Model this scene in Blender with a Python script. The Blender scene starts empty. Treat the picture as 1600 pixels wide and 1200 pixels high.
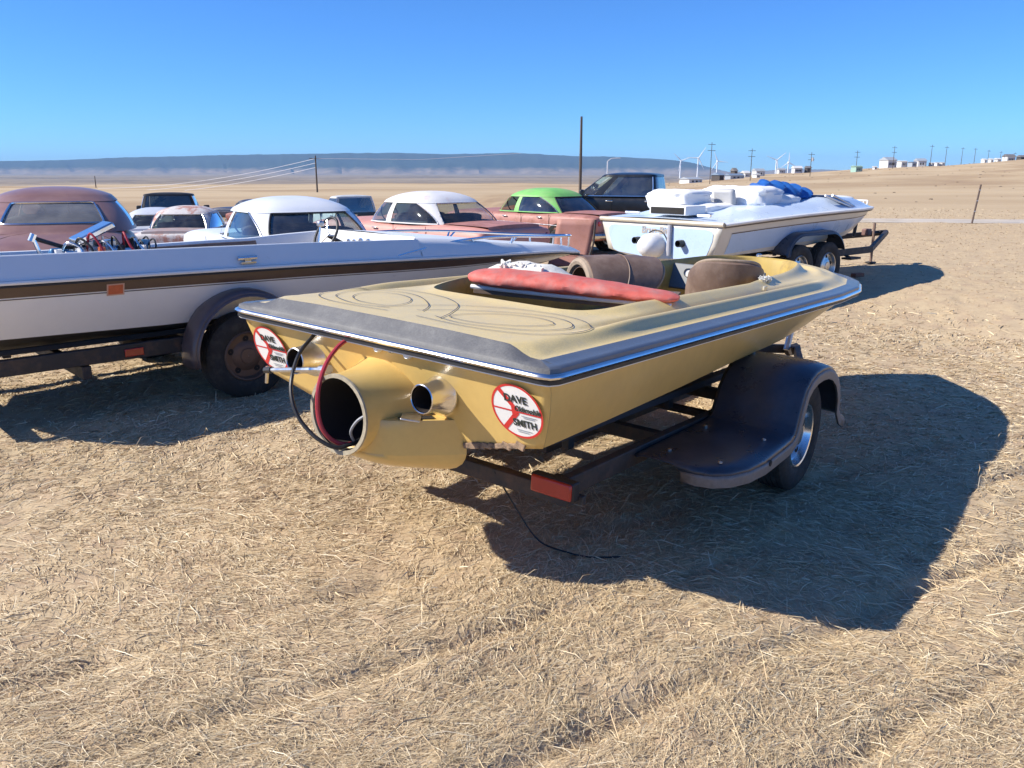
import bpy, bmesh, math, random
import numpy as np
from mathutils import Vector, Matrix
R = math.radians
random.seed(7); rng = np.random.default_rng(11)
sc = bpy.context.scene
COL = sc.collection

# ------------------------------------------------------------------ camera
H = 1.7
PITCH = math.atan(332/1294)
cam = bpy.data.objects.new('camera', bpy.data.cameras.new('camera')); COL.objects.link(cam)
cam.location = (0, 0, H); cam.rotation_euler = (R(90)-PITCH, 0, 0)
cam.data.sensor_width = 36; cam.data.lens = 1294/1600*36
cam.data.clip_start = .05; cam.data.clip_end = 60000
sc.camera = cam
# ------------------------------------------------------------------ sky and sun
SUN_EL, SUN_AZ = R(38.3), math.atan2(-.9934, -.114)     # compass angle from +Y towards +X
w = bpy.data.worlds.new('World'); sc.world = w; w.use_nodes = True
nt = w.node_tree; bg = nt.nodes['Background']
sky = nt.nodes.new('ShaderNodeTexSky'); sky.sky_type = 'NISHITA'; sky.sun_disc = False
sky.sun_elevation = SUN_EL; sky.sun_rotation = SUN_AZ
sky.altitude = 2000; sky.air_density = 1.0; sky.dust_density = 0; sky.ozone_density = 10
tint = nt.nodes.new('ShaderNodeMix'); tint.data_type = 'RGBA'; tint.blend_type = 'MULTIPLY'; tint.inputs[0].default_value = 1; tint.inputs[7].default_value = (.74, 1.12, 1.42, 1)
nt.links.new(sky.outputs[0], tint.inputs[6]); nt.links.new(tint.outputs[2], bg.inputs[0]); bg.inputs[1].default_value = .090
sun = bpy.data.objects.new('sun', bpy.data.lights.new('sun', 'SUN')); COL.objects.link(sun)
sun.data.energy = 5.0; sun.data.angle = R(.53); sun.data.color = (1, .94, .84)
sd = Vector((math.sin(SUN_AZ)*math.cos(SUN_EL), math.cos(SUN_AZ)*math.cos(SUN_EL), math.sin(SUN_EL)))
sun.rotation_euler = (-sd).to_track_quat('-Z', 'Y').to_euler(); sun.location = sd*50
sc.view_settings.view_transform = 'Standard'; sc.view_settings.look = 'None'
sc.view_settings.exposure = 0.55; sc.view_settings.gamma = 1
sc.cycles.use_denoising = True
sc.cycles.max_bounces = 8; sc.cycles.transparent_max_bounces = 16; sc.cycles.volume_bounces = 0
sc.cycles.caustics_reflective = False; sc.cycles.caustics_refractive = False

# ------------------------------------------------------------------ materials
MATS = {}
def mat(name, col, rough=.5, metal=0, var=.12, vscale=6, bump=0, bscale=60, col2=None, c2amt=.5, c2scale=4, c2soft=.12, coat=0, spec=.5, trans=0, detail=6):
    """procedural principled: base colour with fine value noise, optional second colour in noise patches, bump"""
    if name in MATS: return MATS[name]
    m = bpy.data.materials.new(name); m.use_nodes = True; MATS[name] = m
    t = m.node_tree; N = t.nodes; L = t.links; b = N['Principled BSDF']
    tc = N.new('ShaderNodeTexCoord')
    nz = N.new('ShaderNodeTexNoise'); nz.inputs['Scale'].default_value = vscale; nz.inputs['Detail'].default_value = detail
    nz.inputs['Roughness'].default_value = .65
    L.new(tc.outputs['Object'], nz.inputs['Vector'])
    mr = N.new('ShaderNodeMapRange'); mr.inputs[1].default_value = .25; mr.inputs[2].default_value = .75
    mr.inputs[3].default_value = 1-var; mr.inputs[4].default_value = 1+var
    L.new(nz.outputs[0], mr.inputs[0])
    mul = N.new('ShaderNodeVectorMath'); mul.operation = 'SCALE'
    L.new(mr.outputs[0], mul.inputs['Scale'])
    if col2:
        n2 = N.new('ShaderNodeTexNoise'); n2.inputs['Scale'].default_value = c2scale; n2.inputs['Detail'].default_value = 9
        n2.inputs['Roughness'].default_value = .7; L.new(tc.outputs['Object'], n2.inputs['Vector'])
        r2 = N.new('ShaderNodeMapRange'); r2.inputs[1].default_value = 1-c2amt-c2soft; r2.inputs[2].default_value = 1-c2amt+c2soft
        L.new(n2.outputs[0], r2.inputs[0])
        mx = N.new('ShaderNodeMix'); mx.data_type = 'RGBA'
        mx.inputs[6].default_value = (*col, 1); mx.inputs[7].default_value = (*col2, 1)
        L.new(r2.outputs[0], mx.inputs[0]); L.new(mx.outputs[2], mul.inputs[0])
    else:
        mul.inputs[0].default_value = col
    L.new(mul.outputs[0], b.inputs['Base Color'])
    b.inputs['Metallic'].default_value = metal
    rr = N.new('ShaderNodeMapRange'); rr.inputs[1].default_value = .3; rr.inputs[2].default_value = .7
    rr.inputs[3].default_value = max(.02, rough*.8); rr.inputs[4].default_value = min(1, rough*1.25)
    L.new(nz.outputs[0], rr.inputs[0]); L.new(rr.outputs[0], b.inputs['Roughness'])
    b.inputs['Specular IOR Level'].default_value = spec
    if coat: b.inputs['Coat Weight'].default_value = coat; b.inputs['Coat Roughness'].default_value = .15
    if bump:
        nb = N.new('ShaderNodeTexNoise'); nb.inputs['Scale'].default_value = bscale; nb.inputs['Detail'].default_value = 4
        L.new(tc.outputs['Object'], nb.inputs['Vector'])
        bp = N.new('ShaderNodeBump'); bp.inputs['Strength'].default_value = bump; bp.inputs['Distance'].default_value = .004
        L.new(nb.outputs[0], bp.inputs['Height']); L.new(bp.outputs[0], b.inputs['Normal'])
    return m
def glass(name, tint, refl=.12, dust_sheen=(.02, .13)):
    if name in MATS: return MATS[name]
    m = bpy.data.materials.new(name); m.use_nodes = True; MATS[name] = m
    t = m.node_tree; N = t.nodes; L = t.links
    for n in list(N):
        if n.type == 'BSDF_PRINCIPLED': N.remove(n)
    out = [n for n in N if n.type == 'OUTPUT_MATERIAL'][0]
    tr = N.new('ShaderNodeBsdfTransparent'); tr.inputs[0].default_value = (*tint, 1)
    gl = N.new('ShaderNodeBsdfGlossy'); gl.inputs['Roughness'].default_value = .04; gl.inputs[0].default_value = (.9, .95, 1, 1)
    df = N.new('ShaderNodeBsdfDiffuse'); df.inputs[0].default_value = (.45, .42, .36, 1)
    nz = N.new('ShaderNodeTexNoise'); nz.inputs['Scale'].default_value = 5; nz.inputs['Detail'].default_value = 6
    tcc = N.new('ShaderNodeTexCoord'); L.new(tcc.outputs['Object'], nz.inputs['Vector'])
    dr = N.new('ShaderNodeMapRange'); dr.inputs[1].default_value = .3; dr.inputs[2].default_value = .8; dr.inputs[3].default_value = dust_sheen[0]; dr.inputs[4].default_value = dust_sheen[1]
    L.new(nz.outputs[0], dr.inputs[0])
    fr = N.new('ShaderNodeFresnel'); fr.inputs[0].default_value = 1.5
    ad = N.new('ShaderNodeMath'); ad.operation = 'ADD'; ad.inputs[1].default_value = refl; L.new(fr.outputs[0], ad.inputs[0])
    m1 = N.new('ShaderNodeMixShader'); L.new(dr.outputs[0], m1.inputs[0]); L.new(tr.outputs[0], m1.inputs[1]); L.new(df.outputs[0], m1.inputs[2])
    m2 = N.new('ShaderNodeMixShader'); L.new(ad.outputs[0], m2.inputs[0]); L.new(m1.outputs[0], m2.inputs[1]); L.new(gl.outputs[0], m2.inputs[2])
    L.new(m2.outputs[0], out.inputs[0])
    return m

YEL = mat('yellow_gelcoat', (.71, .49, .16), .36, var=.09, vscale=2.5, col2=(.60, .40, .13), c2amt=.43, c2scale=2.6, c2soft=.16, coat=.4, bump=.04, bscale=8)
YDK = mat('yellow_metalflake_deck', (.71, .54, .23), .36, var=.16, vscale=140, col2=(.60, .48, .25), c2amt=.42, c2scale=5, c2soft=.14, bump=.12, bscale=300)
YIN = mat('yellow_interior', (.47, .33, .09), .6, var=.18, vscale=5, col2=(.22, .15, .07), c2amt=.38, c2scale=6)
VIN = mat('grey_vinyl_strip', (.10, .10, .105), .6, var=.35, vscale=120, bump=.25, bscale=260, col2=(.15, .148, .145), c2amt=.45, c2scale=9)
BRD = mat('blue_grey_border', (.085, .10, .13), .42, var=.15, vscale=100, col2=(.115, .13, .155), c2amt=.4, c2scale=5, coat=.3)
CHR = mat('chrome', (.80, .79, .78), .2, 1, var=.06, vscale=9)
DCH = mat('dull_chrome', (.6, .58, .55), .3, 1, var=.2, vscale=14, col2=(.42, .34, .25), c2amt=.36, c2scale=10)
STL = mat('brushed_alloy', (.62, .62, .63), .34, 1, var=.15, vscale=20)
BLK = mat('black_plastic', (.018, .018, .02), .5, var=.25, vscale=20)
TYR = mat('tyre_rubber', (.028, .026, .024), .85, var=.3, vscale=14, bump=.4, bscale=90, col2=(.075, .066, .055), c2amt=.4, c2scale=8)
FRM = mat('trailer_black_steel', (.03, .028, .028), .6, var=.3, vscale=10, col2=(.10, .06, .04), c2amt=.4, c2scale=7, bump=.3, bscale=80)
FND = mat('trailer_fender_paint', (.035, .042, .06), .3, var=.25, vscale=7, col2=(.06, .065, .08), c2amt=.42, c2scale=5, bump=.15, bscale=50)
FNE = mat('worn_fender_edge', (.20, .18, .165), .55, .2, var=.3, vscale=30, bump=.2, bscale=120)
REDL = mat('red_lens', (.42, .016, .012), .22, var=.15, vscale=20, coat=.6)
RED = mat('red_vinyl', (.60, .12, .09), .68, var=.18, vscale=9, col2=(.50, .20, .17), c2amt=.46, c2scale=8, bump=.9, bscale=16)
WPAD = mat('white_foam', (.66, .64, .58), .85, var=.15, vscale=14, bump=.6, bscale=60)
BRNV = mat('brown_vinyl', (.15, .095, .068), .5, var=.2, vscale=6, col2=(.24, .17, .13), c2amt=.45, c2scale=5, bump=.2, bscale=40)
BRND = mat('tan_foam_edge', (.34, .26, .19), .8, var=.25, vscale=20, bump=.4, bscale=60)
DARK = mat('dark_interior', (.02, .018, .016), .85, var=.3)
WHT = mat('white_gelcoat', (.80, .79, .77), .34, var=.04, vscale=3, col2=(.74, .73, .71), c2amt=.4, c2scale=3, coat=.12)
WHT2 = mat('aged_white_gelcoat', (.72, .71, .68), .34, var=.07, vscale=4, coat=.2, col2=(.62, .6, .55), c2amt=.4, c2scale=2)
PBL = mat('pale_blue_gelcoat', (.60, .69, .80), .3, var=.04, vscale=3, coat=.25)
CRM = mat('cream_trim', (.58, .50, .38), .45, var=.12, vscale=5)
BRS = mat('brown_stripe', (.095, .055, .038), .35, var=.15, vscale=10, coat=.3)
WPNT = mat('white_print', (.8, .79, .76), .5, var=.05)
RPNT = mat('red_print', (.62, .035, .03), .5, var=.08)
KPNT = mat('black_print', (.03, .04, .035), .5, var=.1)
GPNT = mat('grey_print', (.30, .33, .35), .6, var=.2)
OPNT = mat('orange_sticker', (.55, .13, .05), .5, var=.2, vscale=30)
REDH = mat('red_hose', (.36, .03, .045), .4, var=.2)
WOOD = mat('pole_wood', (.10, .078, .06), .9, var=.3, vscale=3)
BLUEM = mat('engine_blue', (.05, .17, .34), .35, .3, var=.2)
GLS = glass('window_glass', (.72, .85, .83), .05)
GLD = glass('dark_glass', (.20, .24, .24), .1)
GLB = glass('blue_tint_glass', (.60, .80, .82), .10)
GLC = glass('clear_glass', (.84, .90, .88), .03)
GLW = glass('painted_sheen_glass', (.75, .82, .80), .05, (.25, .5))  # pale diffuse layer paints a bright reflection into the coupe's rear window
PBL2 = mat('sky_blue_panel', (.46, .59, .78), .3, var=.05, vscale=3, coat=.25)

# ------------------------------------------------------------------ mesh helpers
def M(name, V, F, m, parent=None, smooth=True, ang=38, **props):
    me = bpy.data.meshes.new(name); me.from_pydata([tuple(v) for v in V], [], F); me.update()
    if smooth:
        me.polygons.foreach_set('use_smooth', [True]*len(me.polygons))
        me.set_sharp_from_angle(angle=R(ang))
    me.materials.append(m)
    o = bpy.data.objects.new(name, me); COL.objects.link(o)
    if parent: o.parent = parent
    for k, v in props.items(): o[k] = v
    return o
def E(name, loc=(0, 0, 0), rz=0, parent=None, label=None, cat=None, group=None, rot=None):
    o = bpy.data.objects.new(name, None); COL.objects.link(o); o.location = loc
    o.rotation_euler = rot if rot else (0, 0, rz); o.empty_display_size = .1
    if parent: o.parent = parent
    if label: o['label'] = label
    if cat: o['category'] = cat
    if group: o['group'] = group
    return o
def tag(o, label, cat, group=None, kind=None):
    o['label'] = label; o['category'] = cat
    if group: o['group'] = group
    if kind: o['kind'] = kind
    return o
def copy_tree(o, parent=None):
    c = o.copy(); COL.objects.link(c); c.parent = parent
    for ch in list(o.children): copy_tree(ch, c)
    return c
def gridF(nr, nc, closed=False, off=0, flip=False):
    F = []
    for i in range(nr-1):
        for j in range(nc if closed else nc-1):
            a = i*nc+j; b = i*nc+(j+1) % nc; q = [a+off, b+off, b+nc+off, a+nc+off]
            F.append(q[::-1] if flip else q)
    return F
def G(name, rows, m, parent=None, closed=False, flip=False, capa=False, capb=False, thick=0, **k):
    nr, nc = len(rows), len(rows[0]); V = [p for r in rows for p in r]
    F = gridF(nr, nc, closed, 0, flip)
    if capa: F.append(list(range(nc))[::1 if flip else -1])
    if capb: F.append([(nr-1)*nc+j for j in range(nc)][::-1 if flip else 1])
    o = M(name, V, F, m, parent, **k)
    if thick:
        md = o.modifiers.new('s', 'SOLIDIFY'); md.thickness = thick; md.offset = -1 if thick > 0 else 1
    return o
class MB:
    def __init__(s): s.V = []; s.F = []
    def add(s, V, F):
        n = len(s.V); s.V += [tuple(v) for v in V]; s.F += [[i+n for i in f] for f in F]; return s
    def box(s, c, d, rz=0, ry=0, rx=0):
        m = Matrix.Rotation(rz, 3, 'Z') @ Matrix.Rotation(ry, 3, 'Y') @ Matrix.Rotation(rx, 3, 'X')
        V = [Vector(c)+m @ Vector((x*d[0]/2, y*d[1]/2, z*d[2]/2)) for x in (-1, 1) for y in (-1, 1) for z in (-1, 1)]
        return s.add(V, [[0, 1, 3, 2], [4, 6, 7, 5], [0, 4, 5, 1], [2, 3, 7, 6], [0, 2, 6, 4], [1, 5, 7, 3]])
    def tube(s, pts, r, n=8, cap=True):
        pts = [Vector(p) for p in pts]; k = len(pts); rs = r if isinstance(r, (list, tuple)) else [r]*k
        up = None; V = []
        for i, p in enumerate(pts):
            d = (pts[min(i+1, k-1)]-pts[max(i-1, 0)]).normalized()
            if up is None:
                up = d.orthogonal().normalized()
            else:
                up = (up-d*up.dot(d)); up = up.normalized() if up.length > 1e-6 else d.orthogonal().normalized()
            sd_ = d.cross(up)
            V += [p+(up*math.cos(2*math.pi*j/n)+sd_*math.sin(2*math.pi*j/n))*rs[i] for j in range(n)]
        F = gridF(k, n, True)
        if cap: F += [list(range(n))[::-1], [(k-1)*n+j for j in range(n)]]
        return s.add(V, F)
    def lathe(s, prof, n=24, c=(0, 0, 0), axis='Y', closed=False):
        """prof: (radius, axial)"""
        V = []
        for r, a in prof:
            for j in range(n):
                t = 2*math.pi*j/n; x, z = r*math.cos(t), r*math.sin(t)
                p = {'Y': (x, a, z), 'X': (a, x, z), 'Z': (x, z, a)}[axis]
                V.append((p[0]+c[0], p[1]+c[1], p[2]+c[2]))
        F = gridF(len(prof), n, True)
        if closed:
            k = len(prof)
            F += [[(k-1)*n+j, (k-1)*n+(j+1) % n, (j+1) % n, j] for j in range(n)]
        return s.add(V, F)
    def prism(s, poly, d0, d1, axis='Y'):
        n = len(poly)
        def P(a, b, d): return {'Y': (a, d, b), 'X': (d, a, b), 'Z': (a, b, d)}[axis]
        V = [P(a, b, d0) for a, b in poly]+[P(a, b, d1) for a, b in poly]
        F = [[i, (i+1) % n, n+(i+1) % n, n+i] for i in range(n)]+[list(range(n))[::-1], [n+i for i in range(n)]]
        return s.add(V, F)
    def o(s, name, m, parent=None, bev=0, **k):
        ob = M(name, s.V, s.F, m, parent, **k)
        bm = bmesh.new(); bm.from_mesh(ob.data); bmesh.ops.recalc_face_normals(bm, faces=bm.faces); bm.to_mesh(ob.data); bm.free()
        if bev:
            md = ob.modifiers.new('b', 'BEVEL'); md.width = bev; md.segments = 2; md.limit_method = 'ANGLE'; md.angle_limit = R(40)
        return ob
def box(name, c, d, m, parent=None, bev=.01, rz=0, ry=0, rx=0, **k): return MB().box(c, d, rz, ry, rx).o(name, m, parent, bev, **k)
def tube(name, pts, r, m, parent=None, n=8, **k): return MB().tube(pts, r, n).o(name, m, parent, **k)
def cr(pts, n=8, closed=False):
    """Catmull-Rom through points"""
    P = [Vector(p) for p in pts]; out = []; k = len(P)
    for i in range(k if closed else k-1):
        g = (lambda j: P[j % k]) if closed else (lambda j: P[max(0, min(k-1, j))])
        a, b, c, d = g(i-1), g(i), g(i+1), g(i+2)
        for q in range(n):
            t = q/n
            out.append(.5*((2*b)+(c-a)*t+(2*a-5*b+4*c-d)*t*t+(3*b-a-3*c+d)*t**3))
    if not closed: out.append(P[-1])
    return out
def ip(x, X, Yv): return float(np.interp(x, X, Yv))
def ss(a, b, x):
    t = min(1, max(0, (x-a)/(b-a))); return t*t*(3-2*t)
def npss(a, b, x):
    t = np.clip((x-a)/(b-a), 0, 1); return t*t*(3-2*t)
def text(name, s, size, m, parent, mtx, shear=0, thick=0, width=1):
    c = bpy.data.curves.new(name, 'FONT'); c.body = s; c.size = size; c.align_x = 'CENTER'; c.align_y = 'CENTER'; c.shear = shear
    c.offset = thick; c.extrude = .0006
    to = bpy.data.objects.new(name+'_tmp', c); COL.objects.link(to)
    dg = bpy.context.evaluated_depsgraph_get(); me = bpy.data.meshes.new_from_object(to.evaluated_get(dg))
    bpy.data.objects.remove(to)
    me.transform(mtx @ Matrix.Diagonal((width, 1, 1, 1))); me.materials.clear(); me.materials.append(m)
    o = bpy.data.objects.new(name, me); COL.objects.link(o); o.parent = parent
    return o

# ------------------------------------------------------------------ terrain
def vnoise(x, y, seed=0):
    xi = np.floor(x).astype(np.int64); yi = np.floor(y).astype(np.int64); fx = x-xi; fy = y-yi
    fx = fx*fx*(3-2*fx); fy = fy*fy*(3-2*fy)
    def h(a, b):
        n = (a*374761393+b*668265263+seed*1442695041) & 0x7fffffff
        n = ((n ^ (n >> 13))*1274126177) & 0x7fffffff
        return ((n ^ (n >> 16)) & 0xffff)/65535.
    return (h(xi, yi)*(1-fx)+h(xi+1, yi)*fx)*(1-fy)+(h(xi, yi+1)*(1-fx)+h(xi+1, yi+1)*fx)*fy
def fbm(x, y, o=4, seed=0):
    s = 0; a = .5
    for k in range(o): s = s+a*(vnoise(x*2**k, y*2**k, seed+k)-.5); a *= .5
    return s
AZ = np.array([-1.2, -.35, .05, .17, .26, .36, .44, .50, .56, .62, .75, 1.2])      # x/y ratio
ELV = np.array([-.0125, -.0125, -.0125, -.0105, -.0055, -.002, .003, .005, .009, .0135, .02, .025])
def terr(x, y, fine=True):
    x = np.asarray(x, float); y = np.asarray(y, float)
    r = np.hypot(x, y); ya = np.maximum(y, 1e-3)
    drop = -(.015+.03*npss(0, -6, x))*np.clip(y-9, 0, 36)*npss(7, 3, x)
    bump = .09*np.exp(-(((x-5.5)/3.5)**2+((y-13.5)/3.5)**2))
    tilt = (.0383-.0512*(np.clip(x, -1.2, 4.6)+.64)+.045*np.clip(x-5.2, 0, 4.5)-.009*(np.clip(y, 0, 8)-3.33))*npss(-2.6, -.8, x)*npss(12, 8, y)*npss(11, 9, x)*npss(-6, -1, y)
    near = drop+bump+tilt
    k = np.clip(x/ya, -1.2, 1.2); e = np.interp(k, AZ, ELV); k = np.where(y < 0, -1, k); e = np.where(y < 0, 0, e)
    right = npss(.1, .3, k)
    crest = 1.7+e*360
    hr = crest*npss(30, 380, r)-(np.clip(r-380, 0, 3000)*.012)
    hl = -1.2-22*npss(40, 1600, r)
    far = right*hr+(1-right)*hl
    far = np.where(y < 0, 0, far)
    b = npss(30, 140, r)
    h = near*(1-b)+far*b
    h = h+b*2.2*fbm(x/60, y/60, 4, 3)*np.clip(r/300, 0, 1)
    if fine:
        n = npss(90, 6, r)
        h = h+n*(.07*fbm(x/1.3, y/1.3, 3, 9)+.032*fbm(x/.28, y/.28, 3, 21)+.02*fbm(x/.07, y/.07, 2, 33))
        # shallow wheel ruts running towards the boats
        d = (x*.55-y*.83)
        for c0, wd, dp in ((-1.75, .055, .042), (-2.35, .045, .036), (-1.25, .045, .03), (-2.9, .06, .03), (-3.6, .1, .03)):
            h = h-n*dp*np.exp(-((d-c0-.12*fbm(x/1.1, y/1.1, 2, 40))/wd)**2)*np.clip(.2+2.2*vnoise(x/.55, y/.55, 50)-.5, 0, 1)
    return h
def hgt(x, y): return float(terr(np.array([x]), np.array([y]), False)[0])

def build_ground():
    rad = np.concatenate([np.linspace(.05, 1.3, 10), 1.3*np.exp(np.arange(1, 440)*.0085), ])
    last = rad[-1]; rad = np.concatenate([rad, last*np.exp(np.arange(1, 130)*.0475)]); rad = rad[rad < 12500]
    ang = np.concatenate([np.linspace(-44, 44, 430), np.linspace(44, 316, 60)[1:-1]])*math.pi/180
    A, Rr = np.meshgrid(ang, rad); X = Rr*np.sin(A); Yy = Rr*np.cos(A); Z = terr(X, Yy)
    nr, nc = X.shape
    V = np.stack([X, Yy, Z], -1).reshape(-1, 3)
    i = np.arange(nr-1)[:, None]*nc; j = np.arange(nc)[None]; j2 = (j+1) % nc
    F = np.stack([i+j, i+j2, i+nc+j2, i+nc+j], -1).reshape(-1, 4)[:, ::-1]
    me = bpy.data.meshes.new('ground')
    me.vertices.add(len(V)); me.vertices.foreach_set('co', V.ravel().astype(np.float32))
    me.loops.add(F.size); me.loops.foreach_set('vertex_index', F.ravel().astype(np.int32))
    me.polygons.add(len(F)); me.polygons.foreach_set('loop_start', (np.arange(len(F))*4).astype(np.int32))
    me.polygons.foreach_set('loop_total', np.full(len(F), 4, np.int32)); me.polygons.foreach_set('use_smooth', np.ones(len(F), bool))
    me.update(); me.validate()
    o = bpy.data.objects.new('ground', me); COL.objects.link(o); o['kind'] = 'structure'; o['label'] = 'dry straw-covered prairie ground with flattened grass'
    m = bpy.data.materials.new('dry_ground'); m.use_nodes = True; t = m.node_tree; N = t.nodes; L = t.links; b = N['Principled BSDF']
    tc = N.new('ShaderNodeTexCoord')
    def noise(s, d=6, r=.6, vec=None):
        n = N.new('ShaderNodeTexNoise'); n.inputs['Scale'].default_value = s; n.inputs['Detail'].default_value = d; n.inputs['Roughness'].default_value = r
        L.new(vec or tc.outputs['Object'], n.inputs['Vector']); return n.outputs[0]
    def ramp(f, pts):
        r = N.new('ShaderNodeValToRGB'); L.new(f, r.inputs[0]); e = r.color_ramp.elements
        for k, (p, c) in enumerate(pts):
            if k < 2: e[k].position = p; e[k].color = (*c, 1)
            else: q = e.new(p); q.color = (*c, 1)
        return r.outputs[0]
    def mix(f, a, c, mode='MIX'):
        x = N.new('ShaderNodeMix'); x.data_type = 'RGBA'; x.blend_type = mode
        if isinstance(f, float): x.inputs[0].default_value = f
        else: L.new(f, x.inputs[0])
        L.new(a, x.inputs[6]); L.new(c, x.inputs[7]); return x.outputs[2]
    fine = ramp(noise(140, 4, .7), [(.3, (.31, .215, .14)), (.7, (.64, .495, .315))])
    med = ramp(noise(3.2, 8, .7), [(.36, (.44, .315, .21)), (.5, (.55, .42, .26)), (.66, (.62, .49, .30))])
    near = mix(.38, med, fine)
    mp = N.new('ShaderNodeMapping'); mp.inputs['Scale'].default_value = (.006, .02, 1); L.new(tc.outputs['Object'], mp.inputs['Vector'])
    farc = ramp(noise(1.0, 8, .65, mp.outputs[0]), [(.33, (.29, .195, .12)), (.45, (.41, .295, .175)), (.56, (.51, .39, .245)), (.7, (.47, .325, .175))])
    mp2 = N.new('ShaderNodeMapping'); mp2.inputs['Scale'].default_value = (.0012, .0012, 1); L.new(tc.outputs['Object'], mp2.inputs['Vector'])
    vfar = ramp(noise(1.0, 8, .6, mp2.outputs[0]), [(.35, (.17, .13, .09)), (.6, (.33, .255, .17))])
    ln = N.new('ShaderNodeVectorMath'); ln.operation = 'LENGTH'; L.new(tc.outputs['Object'], ln.inputs[0])
    def rng_(a, c_):
        q = N.new('ShaderNodeMapRange'); q.inputs[1].default_value = a; q.inputs[2].default_value = c_; L.new(ln.outputs['Value'], q.inputs[0]); return q.outputs[0]
    c1 = mix(rng_(14, 60), near, farc); c2 = mix(rng_(500, 2500), c1, vfar)
    L.new(c2, b.inputs['Base Color']); b.inputs['Roughness'].default_value = .95; b.inputs['Specular IOR Level'].default_value = .15
    bp = N.new('ShaderNodeBump'); bp.inputs['Strength'].default_value = .5; bp.inputs['Distance'].default_value = .01
    L.new(noise(85, 5, .75), bp.inputs['Height']); L.new(bp.outputs[0], b.inputs['Normal'])
    me.materials.append(m)
build_ground()

def build_grass():
    """flattened straw: single tapered blades, all real geometry, thinning out with distance"""
    def strands(n, rmin, rmax, lmin, lmax, wmin, wmax, tilt, seed, wgrow=.0009, amax=.95, pw=1.0, soft=0):
        g = np.random.default_rng(seed)
        u = g.random(n); r = rmin*(rmax/rmin)**(u**pw)
        a = g.uniform(-amax, amax, n); x = r*np.sin(a); y = r*np.cos(a)
        keep = vnoise(x/.5, y/.5, 71)*.6+vnoise(x/.13, y/.13, 77)*.5 > g.random(n)*.8
        x, y, r = x[keep], y[keep], r[keep]; n = len(x)
        z = terr(x, y)
        # combed direction field plus scatter
        th = 2.4*fbm(x/1.6, y/1.6, 2, 90)*2+.5+g.normal(0, .75, n)+np.where(g.random(n) < .5, math.pi, 0)
        Ln = g.uniform(lmin, lmax, n)*(1+r*.03); Wd = np.maximum(g.uniform(wmin, wmax, n), wgrow*r)
        el = np.abs(g.normal(0, tilt, n)); 
        dx, dy = np.cos(th), np.sin(th); px, py = -dy, dx
        p0 = np.stack([x, y, z-.004+g.random(n)*.006], -1)
        bend = g.normal(0, .22, n)
        m_ = p0+np.stack([dx*np.cos(el), dy*np.cos(el), np.sin(el)], -1)*(Ln*.55)[:, None]
        d2x, d2y = np.cos(th+bend), np.sin(th+bend); e2 = el*.2-g.random(n)*.35
        t_ = m_+np.stack([d2x*np.cos(e2), d2y*np.cos(e2), np.sin(e2)], -1)*(Ln*.45)[:, None]
        gz = terr(t_[:, 0], t_[:, 1]); t_[:, 2] = np.maximum(t_[:, 2], gz+.004)
        gz = terr(m_[:, 0], m_[:, 1]); m_[:, 2] = np.maximum(m_[:, 2], gz+.007)
        s = np.stack([px, py, g.normal(0, .5, n)], -1)*(Wd/2)[:, None]
        V = np.stack([p0-s, p0+s, m_-s*.85, m_+s*.85, t_], 1)
        c = g.random(n)
        base = np.array([[.61, .475, .285], [.71, .575, .365], [.53, .395, .235], [.78, .67, .47], [.57, .43, .255], [.43, .305, .19]])
        ci = g.choice(6, n, p=[.28, .24, .16, .10, .14, .08]); colr = base[ci]*(.82+.3*c)[:, None]
        if soft: colr = colr*(1-soft)+np.array([.54, .415, .26])*soft
        return V, colr
    sets = [strands(430000, 1.0, 11, .018, .07, .0010, .0019, .15, 1, .0008),
            strands(70000, 1.0, 12, .05, .16, .0010, .0018, .13, 2, .0008),
            strands(11000, 1.0, 8, .08, .22, .0014, .0024, .26, 3, .0008),
            strands(130000, 7, 45, .02, .05, .002, .0035, .25, 4, .0005, .9, soft=.62),
            strands(5000, 1.2, 7, .03, .08, .0025, .004, .12, 6, .0006)]
    V = np.concatenate([s[0] for s in sets]); C = np.concatenate([s[1] for s in sets]); n = len(V)
    me = bpy.data.meshes.new('dry_grass')
    me.vertices.add(n*5); me.vertices.foreach_set('co', V.reshape(-1).astype(np.float32))
    base = np.arange(n)[:, None]*5
    li = (base+np.array([0, 1, 3, 2, 2, 3, 4])[None]).ravel()
    me.loops.add(len(li)); me.loops.foreach_set('vertex_index', li.astype(np.int32))
    st = (np.arange(n)[:, None]*7+np.array([0, 4])[None]).ravel(); tot = np.tile([4, 3], n)
    me.polygons.add(2*n); me.polygons.foreach_set('loop_start', st.astype(np.int32)); me.polygons.foreach_set('loop_total', tot.astype(np.int32))
    me.update()
    at = me.color_attributes.new('straw', 'FLOAT_COLOR', 'POINT')
    at.data.foreach_set('color', np.repeat(np.concatenate([C, np.ones((n, 1))], 1), 5, 0).ravel().astype(np.float32))
    m = bpy.data.materials.new('straw'); m.use_nodes = True; t = m.node_tree; b = t.nodes['Principled BSDF']
    a = t.nodes.new('ShaderNodeAttribute'); a.attribute_name = 'straw'; t.links.new(a.outputs['Color'], b.inputs['Base Color'])
    b.inputs['Roughness'].default_value = .6; b.inputs['Specular IOR Level'].default_value = .3
    me.materials.append(m)
    o = bpy.data.objects.new('dry_grass', me); COL.objects.link(o)
    tag(o, 'flattened dry straw grass lying over the field', 'grass', kind='stuff')
build_grass()

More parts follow.
